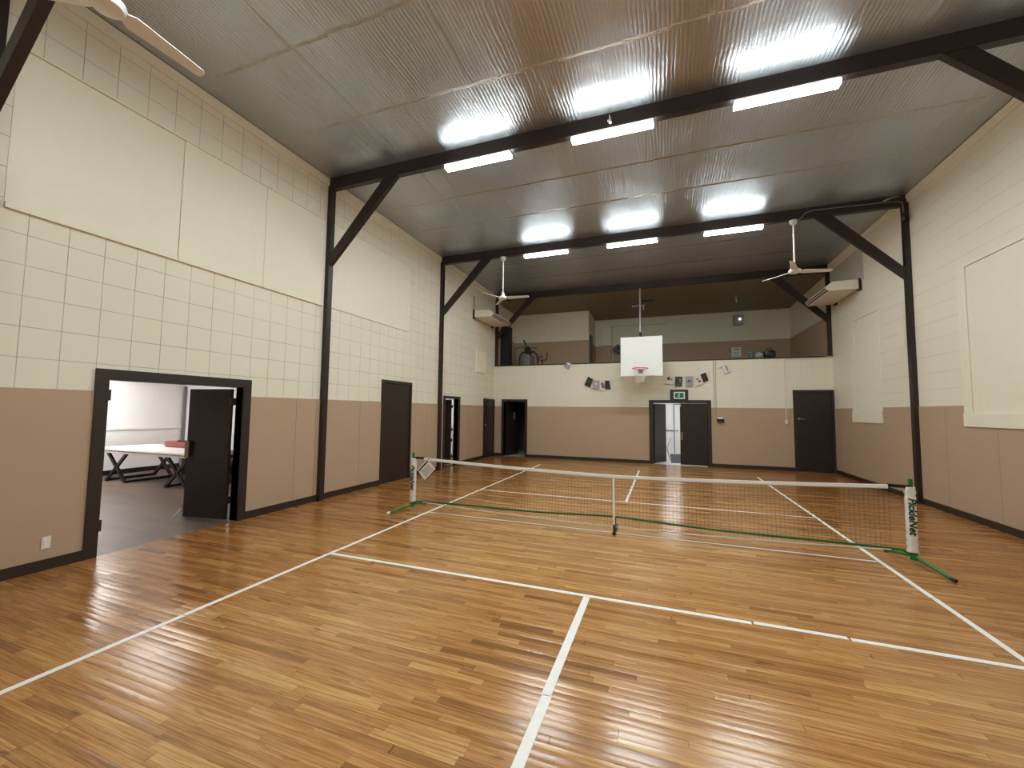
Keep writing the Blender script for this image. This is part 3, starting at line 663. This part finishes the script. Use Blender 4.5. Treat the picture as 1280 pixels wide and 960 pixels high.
bm = B(); tube(bm, [(-0.26, 8.10, 5.27), (0.16, 8.10, 5.29)], 0.012, 8); tube(bm, [(0.12, 8.10, 5.29), (0.12, 8.10, 5.12)], 0.009, 8); obj('cross_bar', bm, M['paintpole'], t)
for x in (-0.35, 0.45):
    bm = B(); tube(bm, [(x, by + 0.03, 3.25), (x, YB - 0.003, 3.25)], 0.022, 8); obj('wall_arm', bm, M['grey'], t)

# ------------------------------------------------------------------ cards on strings
bm = B(); tube(bm, [(-2.55, 8.488, 3.42), (-2.274, 8.488, 3.398), (-1.842, 8.488, 2.984), (-1.60, 8.488, 2.83), (-1.39, 8.488, 2.80), (-1.05, 8.488, 2.80), (-0.55, 8.488, 2.86)], 0.004, 5)
single('bunting_string', bm, M['rope'], 'thin string of cards sagging on the far wall left of the backboard', 'string', (-1.6, 8.488, 3.0))
bm = B(); tube(bm, [(0.45, 8.488, 2.98), (0.79, 8.488, 2.93), (1.30, 8.488, 2.89), (1.66, 8.488, 2.88), (2.0, 8.488, 2.97), (2.256, 8.488, 3.09), (2.49, 8.488, 3.255), (2.723, 8.488, 3.39)], 0.005, 5)
tube(bm, [(2.40, 8.485, 3.17), (2.56, 8.485, 3.28)], 0.012, 5)
single('bunting_string', bm, M['rope'], 'thin string of cards sagging on the far wall right of the backboard', 'string', (1.6, 8.488, 3.0))
cid = [0]
def card(pts, mat, label, marks=()):
    y = 8.480 - 0.004 * (cid[0] % 3); cid[0] += 1
    q = [Vector((x, y - 0.006 * (i % 2), z)) for i, (x, z) in enumerate(pts)]; c = sum(q, Vector()) / 4
    t = thing('hanging_card', label, 'card', c, 'cards strung along the far wall')
    obj('sheet', B1(prism, q, (0, 0.005, 0)), mat, t)
    for (u0, u1, v0, v1, m) in marks:
        f = lambda u, v: (q[0].lerp(q[1], u)).lerp(q[3].lerp(q[2], u), v) + Vector((0, -0.003, 0))
        obj('print', B1(prism, [f(u0, v0), f(u1, v0), f(u1, v1), f(u0, v1)], (0, 0.003, 0)), M[m], t)
G = 'cards strung along the far wall'
card([(-2.553, 3.50), (-2.391, 3.43), (-2.508, 3.225), (-2.690, 3.366)], M['lgrey'], 'grey tilted card hanging alone at the left end of the left string', [(.1, .9, .05, .35, 'card_white'), (.05, .3, .3, .6, 'print_grey')])
card([(-1.80, 2.965), (-1.63, 2.86), (-1.73, 2.565), (-1.935, 2.67)], M['card_black'], 'black tilted card, leftmost in the cluster left of the hoop', [(.3, .7, .35, .6, 'card_dark')])
card([(-1.63, 2.83), (-1.40, 2.81), (-1.39, 2.505), (-1.64, 2.525)], M['lgrey'], 'pale grey card with a white spot beside a black card', [(.4, .62, .3, .5, 'card_white')])
card([(-1.42, 2.75), (-1.215, 2.82), (-1.205, 2.45), (-1.415, 2.48)], M['card_white'], 'white card with a dark red print in the left cluster', [(.3, .75, .15, .4, 'print_red'), (.45, .9, .4, .75, 'print_red')])
card([(-1.225, 2.805), (-1.07, 2.81), (-1.015, 2.51), (-1.215, 2.52)], M['card_black'], 'black card at the right end of the left cluster, nearest the hoop')
card([(0.792, 2.952), (0.995, 2.935), (1.0, 2.648), (0.772, 2.665)], M['card_white'], 'white card with a dark red picture just right of the backboard', [(.2, .65, .15, .55, 'print_red'), (.75, .95, .3, .5, 'print_grey')])
card([(1.078, 2.91), (1.30, 2.90), (1.282, 2.58), (1.058, 2.582)], M['card_dark'], 'dark brown picture card, second right of the backboard', [(.12, .4, .3, .65, 'card_black'), (.6, .8, .2, .6, 'print_grey')])
card([(1.394, 2.905), (1.616, 2.91), (1.612, 2.588), (1.40, 2.575)], M['lgrey'], 'plain grey card in the middle of the right string', [(.25, .75, .35, .6, 'print_grey')])
card([(1.672, 2.87), (1.835, 2.945), (1.93, 2.675), (1.735, 2.585)], M['card_white'], 'white tilted card partly behind the black card on the right string', [(.15, .5, .2, .4, 'print_grey'), (.35, .75, .5, .75, 'print_red')])
card([(1.838, 2.96), (1.988, 3.025), (2.08, 2.778), (1.905, 2.70)], M['card_black'], 'black tilted card at the right end of the cluster above the exit sign', [(.35, .65, .35, .5, 'card_dark')])
card([(2.462, 3.205), (2.655, 3.305), (2.735, 3.06), (2.575, 2.96)], M['card_white'], 'white card with a red line hanging alone near the parapet', [(.42, .66, .1, .85, 'pinkprint')])

# ------------------------------------------------------------------ fittings on the far wall
t = thing('cable_conduit', 'pair of wall conduits dropping beside the double door', 'conduit', (2.26, YB, 1.4))
obj('upper_run', boxes((2.215, 2.245, YB - 0.03, YB, 1.89, 3.42), (2.275, 2.295, YB - 0.025, YB, 1.89, 3.42)), M['duct'], t)
obj('lower_run', boxes((2.215, 2.245, YB - 0.035, YB - T, 1.39, 1.89), (2.275, 2.295, YB - 0.03, YB - T, 1.42, 1.89), (2.15, 2.30, YB - 0.04, YB - T, 1.335, 1.42)), M['brown'], t)
t = thing('wall_dispenser', 'small black dispenser with a white top beside the double door', 'dispenser', (2.40, YB, 1.44))
obj('body', boxes((2.30, 2.49, YB - 0.12, YB - T, 1.435, 1.535), bev=0.01), M['black'], t)
bm = B(); prism(bm, [(2.315, YB - 0.11, 1.535), (2.475, YB - 0.11, 1.535), (2.45, YB - 0.11, 1.58), (2.34, YB - 0.11, 1.58)], (0, 0.09, 0)); obj('cover', bm, M['white'], t)
t = thing('cable_conduit', 'thin conduit dropping to a small switch left of the corner door', 'conduit', (4.2, YB, 1.4))
obj('pipe', boxes((4.188, 4.208, YB - 0.022, YB, 1.53, 3.42)), M['offwhite'], t)
obj('switch_box', boxes((4.165, 4.235, YB - 0.05, YB - T, 1.40, 1.53), bev=0.006), M['offwhite'], t)
bm = B(); tube(bm, [(4.2, YB - .03, 3.40), (4.35, YB - .03, 3.385), (4.9, YB - .03, 3.39), (5.2, YB - .03, 3.41), (5.40, YB - .03, 3.44)], 0.008, 6)
single('wall_cable', bm, M['offwhite'], 'thin pale cable under the parapet cap at the right end', 'cable', (4.8, YB - .03, 3.4))
# power outlet near the doorway
t = thing('power_outlet', 'ivory outlet plate low on the tan boards left of the doorway', 'outlet', (XL + T, -3.66, 0.28))
obj('plate', boxes((XL + T, XL + T + 0.008, -3.698, -3.626, 0.218, 0.345), bev=0.002), M['offwhite'], t)
obj('socket', boxes((XL + T + .007, XL + T + 0.011, -3.682, -3.642, 0.288, 0.328), (XL + T + .007, XL + T + 0.011, -3.682, -3.642, 0.235, 0.275)), M['cream'], t)

# ------------------------------------------------------------------ balcony contents
t = thing('emergency_light', 'grey emergency light unit high on the balcony rear wall', 'emergency light', (3.6, YR, 5.5))
obj('housing', boxes((3.42, 3.78, YR - 0.16, YR - .003, 5.30, 5.72), bev=0.02), M['lgrey'], t)
bm = B(); lathe(bm, (3.66, YR - 0.17, 5.54), [(0, -0.04), (0.03, -0.028), (0.042, 0), (0.03, 0.028), (0, 0.04)], 12); obj('bulb', bm, M['ledspot'], t, True)
t = thing('notice', 'white paper notice on the balcony rear wall right of the backboard', 'notice', (3.5, YR - .012, 4.2))
obj('sheet', boxes((3.36, 3.70, YR - 0.02, YR - .0125, 4.03, 4.40)), M['white'], t)
obj('print', boxes((3.41, 3.65, YR - 0.022, YR - .02, 4.30, 4.34), (3.41, 3.65, YR - 0.022, YR - .02, 4.18, 4.20), (3.41, 3.60, YR - .022, YR - .02, 4.11, 4.13)), M['print_grey'], t)
t = thing('wall_speaker', 'small black speaker tilted on the balcony rear wall behind the backboard', 'speaker', (-1.1, 12.5, 4.5))
bm = B(); prism(bm, [(-1.36, 12.35, 4.50), (-1.14, 12.35, 4.30), (-0.92, 12.35, 4.52), (-1.14, 12.35, 4.72)], (0, 0.26, 0)); obj('cabinet', bm, M['black'], t)
bm = B(); lathe(bm, (-1.14, 12.345, 4.51), [(0.0, -0.06), (0.06, -0.03), (0.06, 0.03), (0, 0.06)], 12); obj('cone', bm, M['navy'], t)
bm = B(); tube(bm, [(-1.14, 12.6, 4.5), (-1.14, 12.69, 4.5)], 0.03, 8); obj('bracket', bm, M['black'], t)
single('ceiling_vent', boxes((-0.02, 0.42, 9.98, 10.12, 5.925, 5.955)), M['black'], 'dark slot vent in the balcony ceiling above the backboard', 'vent', (0.2, 10.05, 5.93))
bm = B(); tube(bm, [(3.2, 10.3, 5.95), (3.2, 10.3, 5.78), (3.21, 10.3, 5.70)], 0.012, 6, 0.03)
single('light_pull', bm, M['offwhite'], 'short pale pull cord hanging from the balcony ceiling', 'cord', (3.2, 10.3, 5.8))
t = thing('tall_cabinet', 'tall black cabinet standing at the left end of the balcony', 'cabinet', (-5.17, 9.0, 2.74))
obj('body', boxes((-5.34, -5.015, 8.97, 9.35, 2.80, 5.06), bev=0.01), M['navy'], t)
obj('plinth', boxes((-5.33, -5.025, 8.98, 9.34, 2.74, 2.80)), M['black'], t)
obj('door', boxes((-5.33, -5.025, 8.955, 8.97, 2.83, 5.03)), M['navy'], t)
# elliptical trainer
ex, ey, z0 = -4.50, 9.75, 2.74
t = thing('elliptical_trainer', 'black exercise trainer with arched arms on the balcony', 'exercise machine', (ex, ey, z0))
obj('base', boxes((ex - 0.32, ex + 0.32, ey - 0.45, ey - 0.38, z0, z0 + 0.06), (ex - 0.32, ex + 0.32, ey + 0.55, ey + 0.62, z0, z0 + 0.06), (ex - 0.04, ex + 0.04, ey - 0.45, ey + 0.62, z0 + 0.02, z0 + 0.09)), M['black'], t)
obj('shroud', boxes((ex - 0.12, ex + 0.20, ey - 0.30, ey + 0.35, z0 + 0.08, z0 + 1.25), bev=0.05), M['grey'], t, True)
bm = B(); tube(bm, [(ex + 0.10, ey - 0.05, z0 + 1.1), (ex - 0.02, ey - 0.1, z0 + 1.62), (ex - 0.12, ey - 0.12, z0 + 1.86)], 0.035, 8); obj('mast', bm, M['black'], t)
bm = B(); prism(bm, [(ex - 0.02, ey - .2, z0 + 1.20), (ex + 0.20, ey - .2, z0 + 1.18), (ex + 0.22, ey - .2, z0 + 1.42), (ex + 0.10, ey - .2, z0 + 1.58), (ex - 0.06, ey - .2, z0 + 1.52)], (0, 0.12, 0)); obj('console', bm, M['black'], t)
bm = B(); tube(bm, [(ex - 0.52, ey - .1, z0 + 1.50), (ex - 0.30, ey - .12, z0 + 1.56), (ex, ey - .1, z0 + 1.53), (ex + 0.25, ey - .12, z0 + 1.55), (ex + 0.46, ey - .1, z0 + 1.48)], 0.012, 8); obj('handlebar', bm, M['black'], t)
for s, h in ((-1, 0), (1, 0)):
    xo = ex + 0.05 + s * 0.38
    bm = B(); tube(bm, [(xo + s * 0.02, ey, z0 + 0.25), (xo + s * 0.01, ey, z0 + 1.05), (xo - s * 0.03, ey, z0 + 1.26), (xo - s * 0.14, ey, z0 + 1.38), (xo - s * 0.30, ey, z0 + 1.36)], 0.032, 8); obj('arm', bm, M['black'], t, True)
    obj('pedal', boxes((xo - 0.08, xo + 0.06, ey - 0.25, ey + 0.1, z0 + 0.22, z0 + 0.27)), M['black'], t)
bx, byy = -3.75, 9.75
t = thing('exercise_bike', 'exercise bike whose handlebar shows above the balcony parapet', 'exercise machine', (bx, byy, z0))
obj('base', boxes((bx - 0.25, bx + 0.25, byy - 0.45, byy - 0.39, z0, z0 + 0.05), (bx - 0.25, bx + 0.25, byy + 0.40, byy + 0.46, z0, z0 + 0.05), (bx - 0.03, bx + 0.03, byy - 0.45, byy + 0.46, z0 + 0.02, z0 + 0.10)), M['black'], t)
bm = B(); tube(bm, [(bx, byy - 0.3, z0 + 0.08), (bx - 0.02, byy - 0.35, z0 + 1.0)], 0.03, 8); obj('front_post', bm, M['black'], t)
bm = B(); lathe(bm, (bx, byy - 0.1, z0 + 0.36), [(0, -0.25), (0.16, -0.18), (0.22, 0), (0.16, 0.18), (0, 0.25)], 16); obj('flywheel_cover', bm, M['grey'], t, True)
bm = B(); tube(bm, [(bx, byy + 0.3, z0 + 0.08), (bx, byy + 0.28, z0 + 0.75)], 0.025, 8); obj('seat_post', bm, M['black'], t)
obj('saddle', boxes((bx - 0.09, bx + 0.09, byy + 0.15, byy + 0.42, z0 + 0.74, z0 + 0.80), bev=0.02), M['black'], t, True)
bm = B(); tube(bm, [(bx - 0.20, byy - .35, z0 + 0.99), (bx + 0.10, byy - .35, z0 + 0.98), (bx + 0.18, byy - .37, z0 + 1.04), (bx + 0.20, byy - .4, z0 + 1.28)], 0.02, 8)
tube(bm, [(bx - 0.02, byy - .35, z0 + 0.99), (bx - 0.20, byy - .35, z0 + 0.99), (bx - 0.17, byy - .36, z0 + 1.05), (bx - 0.08, byy - .37, z0 + 1.12), (bx + 0.02, byy - .37, z0 + 1.08)], 0.02, 8)
tube(bm, [(bx - 0.06, byy - .37, z0 + 1.08), (bx - 0.05, byy - .4, z0 + 1.25)], 0.015, 8); obj('handlebar', bm, M['black'], t)
# bits left on the parapet
zc = ZL + 0.012
t = thing('spray_bottle', 'teal bottle on the parapet cap beside the bags', 'bottle', (3.36, 8.74, zc))
bm = B(); lathe(bm, (3.36, 8.74, zc), [(0.065, 0), (0.07, 0.02), (0.07, 0.15), (0.035, 0.20), (0.02, 0.215)], 14); obj('body', bm, M['teal'], t, True)
obj('spray_head', boxes((3.29, 3.38, 8.725, 8.755, zc + 0.21, zc + 0.25)), M['grey'], t)
bm = B(); bmesh.ops.create_icosphere(bm, subdivisions=3, radius=1.0)
for v in bm.verts:
    r = 1 + 0.18 * math.sin(5 * v.co.x + 3 * v.co.z) * math.cos(4 * v.co.y + 2 * v.co.z); v.co = Vector((3.57 + v.co.x * 0.12 * r, 8.75 + v.co.y * 0.10 * r, zc + 0.10 + max(-0.10, v.co.z * 0.11 * r)))
single('plastic_bag', bm, M['bag'], 'crumpled pale plastic bag on the parapet between bottle and black bag', 'bag', (3.57, 8.75, zc), smooth=True)
t = thing('gym_bag', 'black rounded bag on the parapet cap right of the plastic bag', 'bag', (3.85, 8.76, zc))
bm = B(); box(bm, 3.70, 4.03, 8.66, 8.88, zc, zc + 0.27, bev=0.075); obj('body', bm, M['black'], t, True)
bm = B(); tube(bm, arc((3.85, 8.77, zc + 0.25), 0.09, 0, PI, 10), 0.010, 6); obj('handle', bm, M['navy'], t)
obj('pocket', boxes((3.74, 3.96, 8.645, 8.67, zc + 0.05, zc + 0.16), bev=0.008), M['navy'], t)

# ------------------------------------------------------------------ court lines
LW = 0.048
def court_line(segs, label):
    bm = B()
    for s in segs: box(bm, *s, 0.0, 0.0016)
    c = segs[0]
    return single('court_line', bm, M['tape'], label, 'floor line', ((c[0] + c[1]) / 2, (c[2] + c[3]) / 2, 0.0))
h = LW / 2
def run_x(x0, x1, y, cuts=(), j=0.004, w=h):
    xs = [x0] + list(cuts) + [x1]; out = []
    for i, (a, b) in enumerate(zip(xs, xs[1:])):
        dy = 0 if i % 2 == 0 else j; out.append((a + (0.012 if i else 0), b - 0.006, y - w + dy, y + w + dy))
    return out
def run_y(y0, y1, x, cuts=(), j=0.004, w=h):
    ys = [y0] + list(cuts) + [y1]; out = []
    for i, (a, b) in enumerate(zip(ys, ys[1:])):
        dx = 0 if i % 2 == 0 else j; out.append((x - w + dx, x + w + dx, a + (0.008 if i else 0), b - 0.004))
    return out
yn = -2.159; yf = 2.131
court_line(run_y(-6.7, 6.7, -3.05, (-5.1, -3.75, -2.0, 0.6)), 'long white tape sideline on the left of the court')
court_line(run_y(-6.7, 6.7, 3.05, (-2.3, -1.0, 1.8)), 'long white tape sideline on the right of the court')
court_line(run_x(-3.02, 3.02, yn, (1.35, 2.0), 0.012), 'white tape line across the court in the foreground')
court_line(run_y(-6.7, yn - h - .002, 0.0, (-4.9, -3.6), 0.005, 0.03), 'white tape centre line running towards the viewer')
court_line(run_x(-3.02, 3.02, yf, (), w=0.018), 'thin white line across the floor beyond the net')
court_line(run_y(yf + h, 6.7, 0.0), 'white tape centre line on the floor beyond the net')
court_line(run_x(-3.02, 3.02, -0.0, (), w=0.018), 'thin white line across the floor directly under the net')

# ------------------------------------------------------------------ portable net
NX = 3.375; NY = 0.03
n = thing('pickleball_net', 'portable court net on a green frame with white post sleeves', 'sports net', (0, NY, 0))
def rounded(cx, cy, z, rx, ry, k, N=20, ex=3.0):
    out = []
    for i in range(N):
        a = 2 * PI * i / N; c, s = math.cos(a), math.sin(a)
        out.append((cx + rx * math.copysign(abs(c) ** (2 / ex), c), cy + ry * math.copysign(abs(s) ** (2 / ex), s), z))
    return out
for s in (-1, 1):
    x = s * NX
    bm = B(); tube(bm, [(x, NY, 0.06), (x, NY, 0.975)], 0.021, 12); obj('post', bm, M['green'], n, True)
    # wrinkled sleeve
    bm = B(); rings = []; nz = 24
    for i in range(nz + 1):
        z = 0.145 + (0.885 - 0.145) * i / nz
        w = 0.050 + (0.006 * math.sin(i * 2.3 + s) if i < 8 or i > 19 else 0.0015 * math.sin(i * 1.1))
        rings.append([bm.verts.new(p) for p in rounded(x - s * 0.012, NY - 0.006, z, w, 0.034 + 0.003 * math.sin(i * 1.7), 0)])
    for a, b in zip(rings, rings[1:]):
        for k in range(len(a)): bm.faces.new((a[k], a[(k + 1) % len(a)], b[(k + 1) % len(a)], b[k]))
    bm.faces.new(rings[0][::-1]); bm.faces.new(rings[-1])
    sl = obj('sleeve', bm, M['white'], n, True)
    cu = bpy.data.curves.new('lettering', 'FONT'); cu.body = 'PickleNet'; cu.size = 0.106; cu.extrude = 0.0012; cu.align_x = 'CENTER'; cu.align_y = 'CENTER'; cu.shear = 0.25; cu.offset = 0.003
    to = bpy.data.objects.new('lettering_source', cu); col.objects.link(to)
    bpy.context.view_layer.update()
    me = bpy.data.meshes.new_from_object(to.evaluated_get(bpy.context.evaluated_depsgraph_get())); bpy.data.objects.remove(to)
    me.transform(Matrix.Rotation(PI / 2, 4, 'Y') @ Matrix.Rotation(PI / 2, 4, 'X'))
    me.transform(Matrix.Translation((x - s * 0.012, NY - 0.0425, 0.57)) - Matrix.Translation((0, 0, 0)) + Matrix.Identity(4) if False else Matrix.Translation((x - s * 0.012, NY - 0.0425 - NY, 0.555)))
    me.materials.clear(); me.materials.append(M['dkgreen'])
    lo = bpy.data.objects.new('lettering', me); col.objects.link(lo); lo.parent = sl
    # sprung foot: one leg towards us, one away, rising to the post
    tipf, tipb = (x + s * 0.11, NY - 0.47, 0.022), (x - s * 0.07, NY + 0.47, 0.022)
    if s < 0: tipf = (x - 0.18, NY - 0.42, 0.022); tipb = (x - 0.05, NY + 0.49, 0.022)
    bm = B(); tube(bm, [tipf, (x + (tipf[0] - x) * .15, NY - 0.10, 0.085), (x, NY, 0.10)], 0.019, 10); ft = obj('foot', bm, M['green'], n, True)
    bm = B(); d = (Vector((x, NY - .1, .085)) - Vector(tipf)).normalized(); tube(bm, [Vector(tipf) - d * 0.02, Vector(tipf) + d * 0.03], 0.021, 10); obj('end_cap', bm, M['black'] if s > 0 else M['white'], ft)
    bm = B(); tube(bm, [tipb, (x + (tipb[0] - x) * .15, NY + 0.10, 0.085), (x, NY, 0.10)], 0.019, 10); ft = obj('foot', bm, M['green'], n, True)
    bm = B(); d = (Vector((x, NY + .1, .085)) - Vector(tipb)).normalized(); tube(bm, [Vector(tipb) - d * 0.02, Vector(tipb) + d * 0.03], 0.021, 10); obj('end_cap', bm, M['black'], ft)
    bm = B(); tube(bm, [(x, NY, 0.055), (x, NY, 0.15)], 0.034, 12); obj('socket', bm, M['green'], n, True)
    bm = B(); xi = s * 3.16
    prism(bm, [(x, NY - 0.024, 0.902), (x, NY - 0.024, 0.868), (xi, NY - 0.024, 0.872), (xi, NY - 0.024, 0.908)], (0, 0.048, 0)); obj('tension_strap', bm, M['black'], n)
ztop = lambda x: 0.805 + (0.897 - 0.805) * (abs(x) / 3.17) ** 1.45
zbar = lambda x: 0.195 - 0.04 * abs(x) / 3.2 + 0.02 * math.cos(x * 2.0) * (1 - abs(x) / 3.3)
xs = [-3.30 + 6.60 * i / 40 for i in range(41)]
bm = B(); tube(bm, [(-NX, NY, 0.10), (-3.30, NY, 0.142)] + [(x, NY + 0.012, zbar(x) if abs(x) < 3.2 else 0.152) for x in xs[1:-1]] + [(3.27, NY, 0.158), (NX, NY, 0.10)], 0.0145, 10); obj('bottom_bar', bm, M['green'], n, True)
# white tape along the top
bm = B(); xs = [-3.16 + 6.32 * i / 36 for i in range(37)]; A = []
for x in xs:
    z = ztop(x); A.append([bm.verts.new(p) for p in ((x, NY - 0.012, z), (x, NY - 0.016, z - 0.046), (x, NY + 0.016, z - 0.046), (x, NY + 0.012, z))])
for a, b in zip(A, A[1:]):
    for k in range(4): bm.faces.new((a[k], b[k], b[(k + 1) % 4], a[(k + 1) % 4]))
bm.faces.new(A[0]); bm.faces.new(A[-1][::-1]); bmesh.ops.recalc_face_normals(bm, faces=bm.faces)
obj('top_tape', bm, M['white'], n)
# netting: real cords, billowing towards the viewer at the bottom
def netpt(x, v):
    zt = ztop(x) - 0.04; zb = 0.150 - 0.05 * max(0, 1 - (abs(x) / 3.2) ** 2)
    return Vector((x, NY - 0.02 - 0.09 * (1 - v) ** 2 * max(0, 1 - (x / 3.2) ** 2), zb + (zt - zb) * v))
bm = B(); pitch = 0.048; nx = int(6.32 / pitch); nv = 15
def cord(pts, r):
    prev = None
    for p in pts:
        ring = [bm.verts.new(p + Vector(q) * r) for q in ((1, -.6, .6), (-1, -.6, -.6), (0, 1, 0))] if False else None
    tube(bm, pts, r, 3)
for i in range(nx + 1):
    x = -3.16 + 6.32 * i / nx; cord([netpt(x, v / 5) for v in range(6)], 0.0015)
for j in range(nv + 1): cord([netpt(-3.16 + 6.32 * i / 40, j / nv) for i in range(41)], 0.0015)
obj('netting', bm, M['cord'], n)
bm = B()
for a, b in zip(range(40), range(1, 41)):
    p, q = netpt(-3.16 + 6.32 * a / 40, 0), netpt(-3.16 + 6.32 * b / 40, 0); bar(bm, p + Vector((0, 0, .006)), q + Vector((0, 0, .006)), 0.005, 0.013)
obj('bottom_tape', bm, M['white'], n)
# centre strap and foot
bm = B(); bar(bm, (0.005, NY - 0.034, 0.765), (0.02, NY - 0.13, 0.14), 0.004, 0.030, (0, 1, 0.1)); obj('centre_strap', bm, M['rope'], n)
bm = B(); tube(bm, [(0.02, NY - 0.11, 0.03), (0.02, NY - 0.12, 0.13)], 0.017, 8); tube(bm, [(0.02, NY - 0.14, 0.025), (0.02, NY + 0.30, 0.025)], 0.018, 8); tube(bm, [(0.02, NY + .01, .03), (0.02, NY + .01, .20)], 0.015, 8); obj('centre_foot', bm, M['dkgreen'], n, True)
bm = B(); tube(bm, [(0.02, NY - 0.17, 0.024), (0.02, NY - 0.12, 0.025)], 0.023, 10); obj('end_cap', bm, M['black'], n)
# placard clipped to the net
q = [Vector((-3.262, NY - 0.05, 0.690)), Vector((-3.079, NY - 0.045, 0.878)), Vector((-2.908, NY - 0.05, 0.732)), Vector((-3.109, NY - 0.055, 0.532))]
t = thing('hanging_placard', 'white placard with a dark header hanging askew at the left end of the net', 'sign', sum(q, Vector()) / 4)
obj('sheet', B1(prism, q, (0, 0.004, 0)), M['white'], t)
f = lambda u, v: (q[0].lerp(q[1], u)).lerp(q[3].lerp(q[2], u), v) + Vector((0, -0.003, 0))
obj('header_band', B1(prism, [f(0.03, 0.09), f(0.97, 0.09), f(0.97, 0.21), f(0.03, 0.21)], (0, 0.002, 0)), M['mat'], t)
bm = B(); random.seed(3)
for v in (0.36, 0.48, 0.60, 0.72, 0.84):
    u = 0.14 + random.uniform(0, 0.1)
    while u < 0.84:
        w = random.uniform(0.06, 0.2); prism(bm, [f(u, v), f(min(u + w, .88), v), f(min(u + w, .88), v + 0.045), f(u, v + 0.045)], (0, 0.002, 0)); u += w + 0.04
obj('print_lines', bm, M['print_grey'], t)
bm = B(); tube(bm, [(-3.06, NY - 0.046, 0.865), (-3.05, NY - 0.03, 0.895)], 0.006, 6); obj('clip', bm, M['black'], t)

# ------------------------------------------------------------------ camera and render settings
cam = bpy.data.cameras.new('camera'); co = bpy.data.objects.new('camera', cam); col.objects.link(co)
F_PX = 513.1332; yaw, pitch, roll = 0.3525, 0.0652, 0.0114
cam.sensor_fit = 'HORIZONTAL'; cam.sensor_width = 36.0; cam.lens = 36.0 * F_PX / 1280.0; cam.clip_start = 0.05; cam.clip_end = 200
Fv = Vector((-math.sin(yaw) * math.cos(pitch), math.cos(yaw) * math.cos(pitch), math.sin(pitch)))
Rv = Vector((math.cos(yaw), math.sin(yaw), 0)); Uv = Rv.cross(Fv)
R2 = Rv * math.cos(roll) + Uv * math.sin(roll); U2 = -Rv * math.sin(roll) + Uv * math.cos(roll)
m = Matrix((R2, U2, -Fv)).transposed().to_4x4(); m.translation = Vector((0.6836, -6.1144, 1.714))
co.matrix_world = m
sc.camera = co
w = bpy.data.worlds.new('night'); sc.world = w; w.use_nodes = True
w.node_tree.nodes['Background'].inputs[0].default_value = (0.5, 0.55, 0.6, 1); w.node_tree.nodes['Background'].inputs[1].default_value = 0.02
vs = sc.view_settings; vs.view_transform = 'Standard'; vs.look = 'None'; vs.gamma = 1.0; vs.use_curve_mapping = False; vs.exposure = 0.38
cy = sc.cycles; cy.use_denoising = True; cy.max_bounces = 10; cy.diffuse_bounces = 5; cy.glossy_bounces = 5; cy.sample_clamp_indirect = 8.0
try: cy.denoiser = 'OPENIMAGEDENOISE'
except Exception: pass
